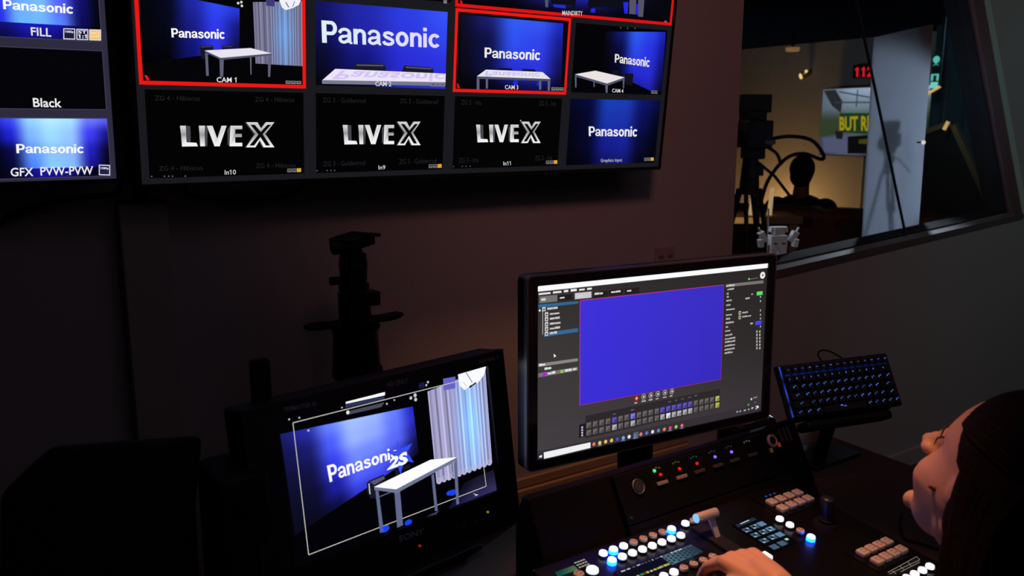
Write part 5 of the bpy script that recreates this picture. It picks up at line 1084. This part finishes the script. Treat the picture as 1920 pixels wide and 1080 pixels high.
# camera on tripod (in view) and an unseen small rig added to shade the frosted sheet
M_DARKGEAR = mat('camera_black', (0.010, 0.010, 0.011), 0.5, spec=0.3)
def camera_rig(name, label, base, eye_z, yaw=0.0, cables=False, spread=0.36):
    t = thing(name, label, 'video camera', base, rot(yaw, 0, 0)); z = eye_z - base[2]
    b = MB(); b.box((0, 0, z + .20), (.165, .12, .095)); b.build('viewfinder', M_DARKGEAR, t, bevel=.006)
    b = MB(); b.box((0, 0, z + .135), (.11, .16, .055)); b.box((0.01, 0.0, z + .04), (.135, .26, .145)); b.build('camera_body', M_DARKGEAR, t, bevel=.01)
    b = MB(); b.cyl((-.06, -.02, z + .02), (-.12, -.02, z + .02), .05, .055, 24); b.build('lens', M_DARKGEAR, t, True)
    b = MB(); b.cyl((-.120, -.02, z + .02), (-.1225, -.02, z + .02), .048, .048, 24); b.build('lens_glass', mat('blue_lens_glass', (.05, .08, .3), .1, emit=(.12, .18, .9), strength=.5), t)
    b = MB(); b.box((.06, -.135, z + .0), (.055, .006, .022)); b.build('status_panel', mat('grey_panel', (.12, .12, .13), .5), t)
    b = MB(); b.box((0.01, 0, z - .06), (.10, .13, .06)); b.cyl((0, 0, z - .20), (0, 0, z - .08), .05, .04, 20); b.box((.03, 0, z - .15), (.07, .07, .06)); b.build('fluid_head', M_DARKGEAR, t, bevel=.006)
    b = MB(); b.tube([(.03, 0, z - .10), (.12, -.05, z - .18), (.24, -.10, z - .34)], .008, 8); b.build('pan_handle', M_RUBBER, t, True)
    b = MB(); b.cyl((0, 0, z - .28), (0, 0, z - .20), .055, .05, 20); b.build('tripod_bowl', M_DARKGEAR, t, True)
    for k in range(3):
        a = math.radians(30 + 120 * k); d = Vector((math.cos(a), math.sin(a), 0)); top = Vector((0, 0, z - .25)) + d * .05; ft2 = d * spread + Vector((0, 0, .01))
        b = MB(); n2 = Vector((-d.y, d.x, 0)) * .03; b.cyl(top + n2, top.lerp(ft2, .55) + n2, .012, n=10); b.cyl(top - n2, top.lerp(ft2, .55) - n2, .012, n=10); b.cyl(top.lerp(ft2, .45), ft2, .013, n=10); l2 = b.build('leg', M_DARKGEAR, t, True)
        b = MB(); b.ball(ft2 + Vector((0, 0, .008)), (.028, .028, .018)); b.build('foot', M_RUBBER, l2)
    if cables:
        b = MB(); b.tube(curve_pts([(.06, -.05, z + .01), (.18, -.06, z + .03), (.30, -.06, z + .01), (.365, -.06, z - .06), (.36, -.06, z - .09), (.26, -.06, z - .06), (.17, -.05, z - .09), (.09, -.04, z - .20), (.06, -.03, z - .32)]), .010, 8); b.build('cable', M_RUBBER, t, True)
        b = MB(); b.tube(curve_pts([(.06, -.05, z - .02), (.12, -.06, z - .06), (.15, -.05, z - .12)]), .009, 8); b.build('cable', M_RUBBER, t, True)
    return t
p = at_d(1409, 266, 4.6)
camera_rig('studio_camera', 'black studio camera on a tripod seen through the left end of the window', (p.x, p.y, 0), p.z, -34, True, 0.30)
p = at_y(1664, 300, 2.39)
shadow_rig = camera_rig('studio_camera', 'small camera on a slim tripod showing only as a soft shadow on the frosted sheet', (p.x, 2.39, 0), 1.10, -34, False, 0.22)
shadow_rig.scale = (0.36, 0.36, 0.40); shadow_rig.location.z = 0.895 + (p.x - 2.25) * 0.0618
# frosted sheet standing on the sloping inner ledge
M_FROST = bpy.data.materials.new('frosted_sheet'); M_FROST.use_nodes = True; nt = M_FROST.node_tree
nt.nodes.remove(nt.nodes['Principled BSDF']); d1 = nt.nodes.new('ShaderNodeBsdfDiffuse'); d2 = nt.nodes.new('ShaderNodeBsdfTranslucent'); ms = nt.nodes.new('ShaderNodeMixShader'); ms.inputs[0].default_value = .6
d1.inputs[0].default_value = (.62, .66, .72, 1); d2.inputs[0].default_value = (.70, .74, .82, 1)
nt.links.new(d1.outputs[0], ms.inputs[1]); nt.links.new(d2.outputs[0], ms.inputs[2]); nt.links.new(ms.outputs[0], nt.nodes['Material Output'].inputs['Surface'])
fy = 2.30; fs_ = [at_y(*q, fy) for q in ((1617, 461), (1722, 431), (1750, 45), (1640, 70))]
b = MB(); b.prism([Vector((v.x, v.y, v.z) if i < 2 else v) for i, v in enumerate(fs_)], (0, .006, 0))
tag(b.build('frosted_sheet', M_FROST), 'tall frosted white sheet standing behind the window glass with a grey figure shadow', 'sheet')
# white toy figure on the inner ledge
fg = thing('toy_figure', 'white blocky toy robot standing on the window ledge', 'figure', (2.868, 2.30, 0.897 + .618 * .0618), rot(-28, 0, 0))
fg.scale = (1.12, 1.12, 1.12)
M_TOY = mat('white_toy_plastic', (.72, .72, .75), .45, noise=.1, scale=60)
def part(nm, boxes, m=M_TOY):
    b = MB()
    for c_, s_, R_ in boxes: b.box(c_, s_, R_); b.done()
    return b.build(nm, m, fg, bevel=.002)
for s in (-1, 1):
    part('leg', [((s * .021, 0, .03), (.026, .03, .062), rot(0, 0, s * -8)), ((s * .026, -.006, .005), (.032, .045, .012), None)])
    part('arm', [((s * .058, 0, .105), (.022, .026, .040), rot(0, 0, s * 28)), ((s * .066, -.004, .082), (.018, .022, .030), rot(0, 0, s * 10)), ((s * .070, -.004, .126), (.006, .010, .03), rot(0, 0, s * 24))])
part('torso', [((0, 0, .085), (.062, .036, .052), None), ((0, 0, .062), (.044, .032, .016), None)])
part('head', [((0, 0, .128), (.040, .034, .028), None), ((-.026, 0, .132), (.012, .028, .02), rot(0, 0, 10)), ((.026, 0, .132), (.012, .028, .02), rot(0, 0, -10))])
part('chest_vent', [((-.014, -.0185, .082), (.014, .002, .005), None), ((.016, -.0185, .082), (.016, .002, .005), None)], M_BLACK)
stk = thing('thin_rod', 'thin pale rod leaning up from behind the white toy robot', 'rod', (2.875, 2.36, 0.936))
b = MB(); b.cyl((0.01, 0, 0), at_y(1441, 391, 2.36) - Vector((2.875, 2.36, 0.936)), .0035, n=10); b.build('shaft', mat('pale_rod', (.30, .22, .24), .5), stk, True)
b = MB(); b.cyl((0.01, 0, -.001), (0.01, 0, .006), .008, n=14); b.build('tip', M_RUBBER, stk)
# sofa and the person sitting on it
sp_ = at_d(1520, 392, 5.9); SF = rot(-64, 0, 0)
sf = thing('sofa', 'dark brown sofa back below the seated silhouette beyond the window', 'sofa', (sp_.x, sp_.y, 0), SF); bh = sp_.z
M_SOFA = mat('brown_leather', (.17, .062, .035), .55, noise=.2, scale=12)
b = MB(); b.box((0.12, 0, bh / 2 + .04), (1.5, .22, bh - .08)); b.build('back', M_SOFA, sf, bevel=.05)
for x_ in (-.24, .46):
    b = MB(); b.box((x_, -.01, bh - .08), (.68, .2, .2)); b.build('back_cushion', M_SOFA, sf, bevel=.06)
b = MB(); b.box((0.12, .45, .26), (1.5, .72, .36)); b.build('seat', M_SOFA, sf, bevel=.05)
for x_ in (-.70, .94):
    b = MB(); b.box((x_, .36, .34), (.22, .9, .58)); b.build('arm', M_SOFA, sf, bevel=.06)
for x_ in (-.6, .84):
    for y_ in (0, .72): b = MB(); b.box((x_, y_, .04), (.06, .06, .08)); b.build('leg', M_BLACK, sf)
pp = at_d(1505, 322, 6.15); 
sp2 = thing('person', 'person in dark clothes seated on the studio sofa, seen as a silhouette', 'person', (pp.x, pp.y, 0), SF)
z = pp.z; b = MB(); b.ball((0, 0, z), (.076, .095, .105)); b.ball((0, .05, z - .04), (.055, .06, .07)); b.cyl((0, -.02, z - .2), (0, 0, z - .06), .06, .052, 18); b.ball((0, 0, z - .33), (.20, .12, .16)); b.ball((0, .0, z - .5), (.17, .13, .25))
for s in (-1, 1): b.ball((s * .17, 0, z - .27), .075); b.cyl((s * .18, 0, z - .28), (s * .23, .10, z - .53), .058, .048, 16); b.cyl((s * .23, .1, z - .53), (s * .12, .32, z - .6), .048, .035, 16); b.ball((s * .12, .33, z - .6), (.04, .06, .03)); b.cyl((s * .1, .05, z - .7), (s * .12, .5, z - .66), .08, .065, 16); b.ball((s * .12, .5, z - .66), .066); b.cyl((s * .12, .5, z - .66), (s * .12, .86, .1), .06, .045, 16); b.ball((s * .12, .92, .05), (.05, .12, .045))
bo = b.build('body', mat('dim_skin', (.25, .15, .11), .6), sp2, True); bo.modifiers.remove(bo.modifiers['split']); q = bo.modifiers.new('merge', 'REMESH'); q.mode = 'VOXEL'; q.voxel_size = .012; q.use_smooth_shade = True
b = MB(); b.ball((0, -.018, z + .022), (.088, .100, .102)); b.ball((0, -.05, z - .03), (.078, .06, .08)); b.build('hair', M_HAIR, sp2, True)
b = MB(); b.ball((0, 0, z - .33), (.215, .135, .175)); b.ball((0, 0, z - .5), (.185, .145, .26))
for s in (-1, 1): b.ball((s * .17, 0, z - .27), .088); b.cyl((s * .18, 0, z - .28), (s * .23, .10, z - .53), .07, .06, 16)
b.build('jacket', mat('black_wool', (.010, .009, .009), .9), sp2, True)
# made-up shelf behind the tripod legs; its glow imitates lamplit amber surfaces
bn = thing('lit_patch_shelf', 'low wooden shelf with glowing amber edges behind the tripod legs in the studio', 'shelf', at_z(1420, 420, 0.5) * 1.0)
pb_ = at_d(1418, 408, 5.6); bn.location = (pb_.x, pb_.y, 0); bn.rotation_euler = (0, 0, math.radians(-34)); M_BENCH = wood_mat('amber_wood', (.45, .25, .10), (.60, .36, .16))
b = MB(); b.box((-.05, 0, pb_.z), (.60, .34, .05)); b.build('bench_top', M_BENCH, bn, bevel=.006)
for x_ in (-.30, .2):
    b = MB(); b.box((x_, 0, pb_.z / 2 - .012), (.05, .30, pb_.z - .025)); b.build('leg', M_BENCH, bn)
b = MB(); b.box((-.05, 0, pb_.z * .72), (.48, .20, .03)); b.build('lower_board', M_BENCH, bn)
M_AMB = mat('lit_patch_amber', (1, .6, .2), .5, emit=(.42, .19, .045), strength=.8)  # emission painted in for surfaces lit amber, no lamp strips there
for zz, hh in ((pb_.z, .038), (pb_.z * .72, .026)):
    b = MB(); b.box((-.15, -.172, zz), (.30, .004, hh)); b.build('lit_patch_strip', M_AMB, bn)
for x_ in (-.25, -.17, -.06, .06):
    b = MB(); b.cyl((x_, -.08, pb_.z + .025), (x_ + .01, -.08, pb_.z + .21 - abs(x_) * .2), .016, .012, 12); b.build('lit_patch_rod', mat('lit_patch_pale', (1, .8, .5), .5, emit=(.62, .40, .20), strength=.8), bn, True)  # glowing rods painted in for pale lit surfaces
# teal drape at the end of the studio, teal letters, leaning framed panel, amber tube imitating a glass reflection, small lamps
def wavy(name, x, y0, y1, z1, m):
    b = MB(); pts = []; n = 60
    for i in range(n + 1): t = i / n; pts.append((x + .03 * math.sin(t * 60), y0 + (y1 - y0) * t))
    fr_ = [[b.bm.verts.new((px_ + o_, py_, zz)) for px_, py_ in pts] for o_, zz in ((0, .02), (0, z1), (.02, z1), (.02, .02))]
    for A in range(4):
        for i in range(n): b.bm.faces.new((fr_[A][i], fr_[A][i + 1], fr_[(A + 1) % 4][i + 1], fr_[(A + 1) % 4][i]))
    return b.build(name, m, None, True)
tag(wavy('stage_drape', 6.55, 2.26, 3.86, 2.26, mat('dark_teal_cloth', (.05, .085, .10), .9, noise=.1, scale=10)), 'dark teal drape hanging at the right end of the studio', 'curtain')
lo = at_x(1752, 166, 6.2); LP_ = Plane(lo, FR); lh = at_x(1752, 108, 6.2).z - lo.z
ls = thing('lit_letter_sign', 'vertical teal lit sign half hidden by the frosted sheet', 'sign', lo, FR)
b = MB(); b.box((0.0, .02, lh / 2), (.075, .03, lh + .04)); b.build('sign_back', M_BLACK, ls, bevel=.003)
c = Canvas(LP_, .006); c.STEP = .001
TE = (96, 205, 190)
for k, (yy, kind) in enumerate(((.93, 'o'), (.78, 'v'), (.36, 'n'), (.12, 'b'))):
    cz_ = lh * yy; h_ = lh * (.055 if k < 2 else .11)
    if kind == 'o': c.disc((0, cz_), .026, TE, 2, 16, True)
    elif kind == 'v': c.poly([(-.026, cz_ - h_), (0, cz_ + h_), (.026, cz_ - h_), (0, cz_ - h_ * .2)], (74, 170, 160), 2, True)
    elif kind == 'n': c.rect(-.030, cz_ - h_, -.012, cz_ + h_, TE, 2); c.rect(.012, cz_ - h_, .030, cz_ + h_, TE, 2); c.rect(-.012, cz_ + h_ * .6, .012, cz_ + h_, TE, 2)
    else: c.rect(-.030, cz_ - h_, .028, cz_ + h_ * .8, (130, 225, 215), 2)
c.build('sign_letters', ls)
b = MB(); b.cyl((0, .03, lh / 2), (0, .03, 2.28 - lo.z), .008); b.build('hanging_rod', M_METAL, ls)
PX = 5.6
fp = thing('framed_panel', 'dark panel in a tilted brown wooden frame leaning right of the frosted sheet', 'picture frame', (0, 0, 0))
cor = [at_x(1782, 236, PX), at_x(1868, 425, PX), at_x(1700, 470, PX), at_x(1722, 258, PX)]
b = MB(); b.prism(cor, (.03, 0, 0)); b.build('panel', mat('dark_panel_print', (.006, .005, .005), .6, noise=.4, scale=9), fp)
cen = sum(cor, Vector()) / 4
for i, (a_, b_) in enumerate(zip(cor, cor[1:] + cor[:1])):
    b = MB(); d_ = (b_ - a_).normalized(); n_ = d_.cross(Vector((1, 0, 0))); 
    if n_.dot(cen - a_) > 0: n_ = -n_
    b.prism([a_ - Vector((.015, 0, 0)), b_ - Vector((.015, 0, 0)), b_ - Vector((.015, 0, 0)) + n_ * .035, a_ - Vector((.015, 0, 0)) + n_ * .035], (.05, 0, 0)); b.build('frame_rail', wood_mat('brown_frame', (.16, .09, .045), (.24, .14, .07)), fp, bevel=.003)
b = MB(); q0 = cor[1].lerp(cor[2], .3); b.cyl((q0.x + .04, q0.y, q0.z), (q0.x + .35, q0.y, 0.01), .015); q0 = cor[1].lerp(cor[2], .7); b.cyl((q0.x + .04, q0.y, q0.z), (q0.x + .35, q0.y, 0.01), .015); q0 = cor[1].lerp(cor[2], .5); b.cyl((q0.x - .02, q0.y, q0.z), (q0.x - .2, q0.y, .01), .015); b.build('easel_leg', M_METAL, fp)
M_TUBE = mat('warm_tube', (1, .7, .3), .5, emit=(.75, .42, .12), strength=.8)
tl = thing('reflection_streak', 'short amber tube lamp tilted above the framed panel', 'lamp', at_x(1741, 178, 5.2))
a_, b_ = at_x(1722, 186, 5.2) - tl.location, at_x(1763, 162, 5.2) - tl.location
b = MB(); b.cyl(a_, b_, .009, n=12); b.build('tube', M_TUBE, tl, True)  # glowing tube put in for a lamp reflection on the pane
b = MB(); b.cyl(b_, (b_.x, b_.y, 2.28 - tl.location.z), .006); b.build('hanger', M_METAL, tl)
fl = thing('frame_lamp', 'tiny amber picture lamp on the top corner of the framed panel', 'lamp', at_x(1774, 237, 5.52))
a_, b_ = at_x(1770, 243, 5.52) - fl.location, at_x(1778, 228, 5.52) - fl.location
b = MB(); b.cyl(a_, b_, .012, n=12); b.build('tube', M_TUBE, fl, True); b = MB(); b.cyl(b_, b_ + Vector((.06, 0, -.01)), .005); b.build('bracket', M_METAL, fl)
gl_ = thing('globe_lamp', 'tiny round white globe lamp at the right edge of the frosted sheet', 'lamp', at_y(1731.5, 267, 2.27))
b = MB(); b.ball((0, 0, 0), .0095); b.build('globe', mat('globe_light', (1, .9, .8), .5, emit=(1, .86, .70), strength=.9), gl_, True)
b = MB(); b.cyl((0, .01, 0), (0, .031, 0), .004); b.build('clip', M_METAL, gl_)
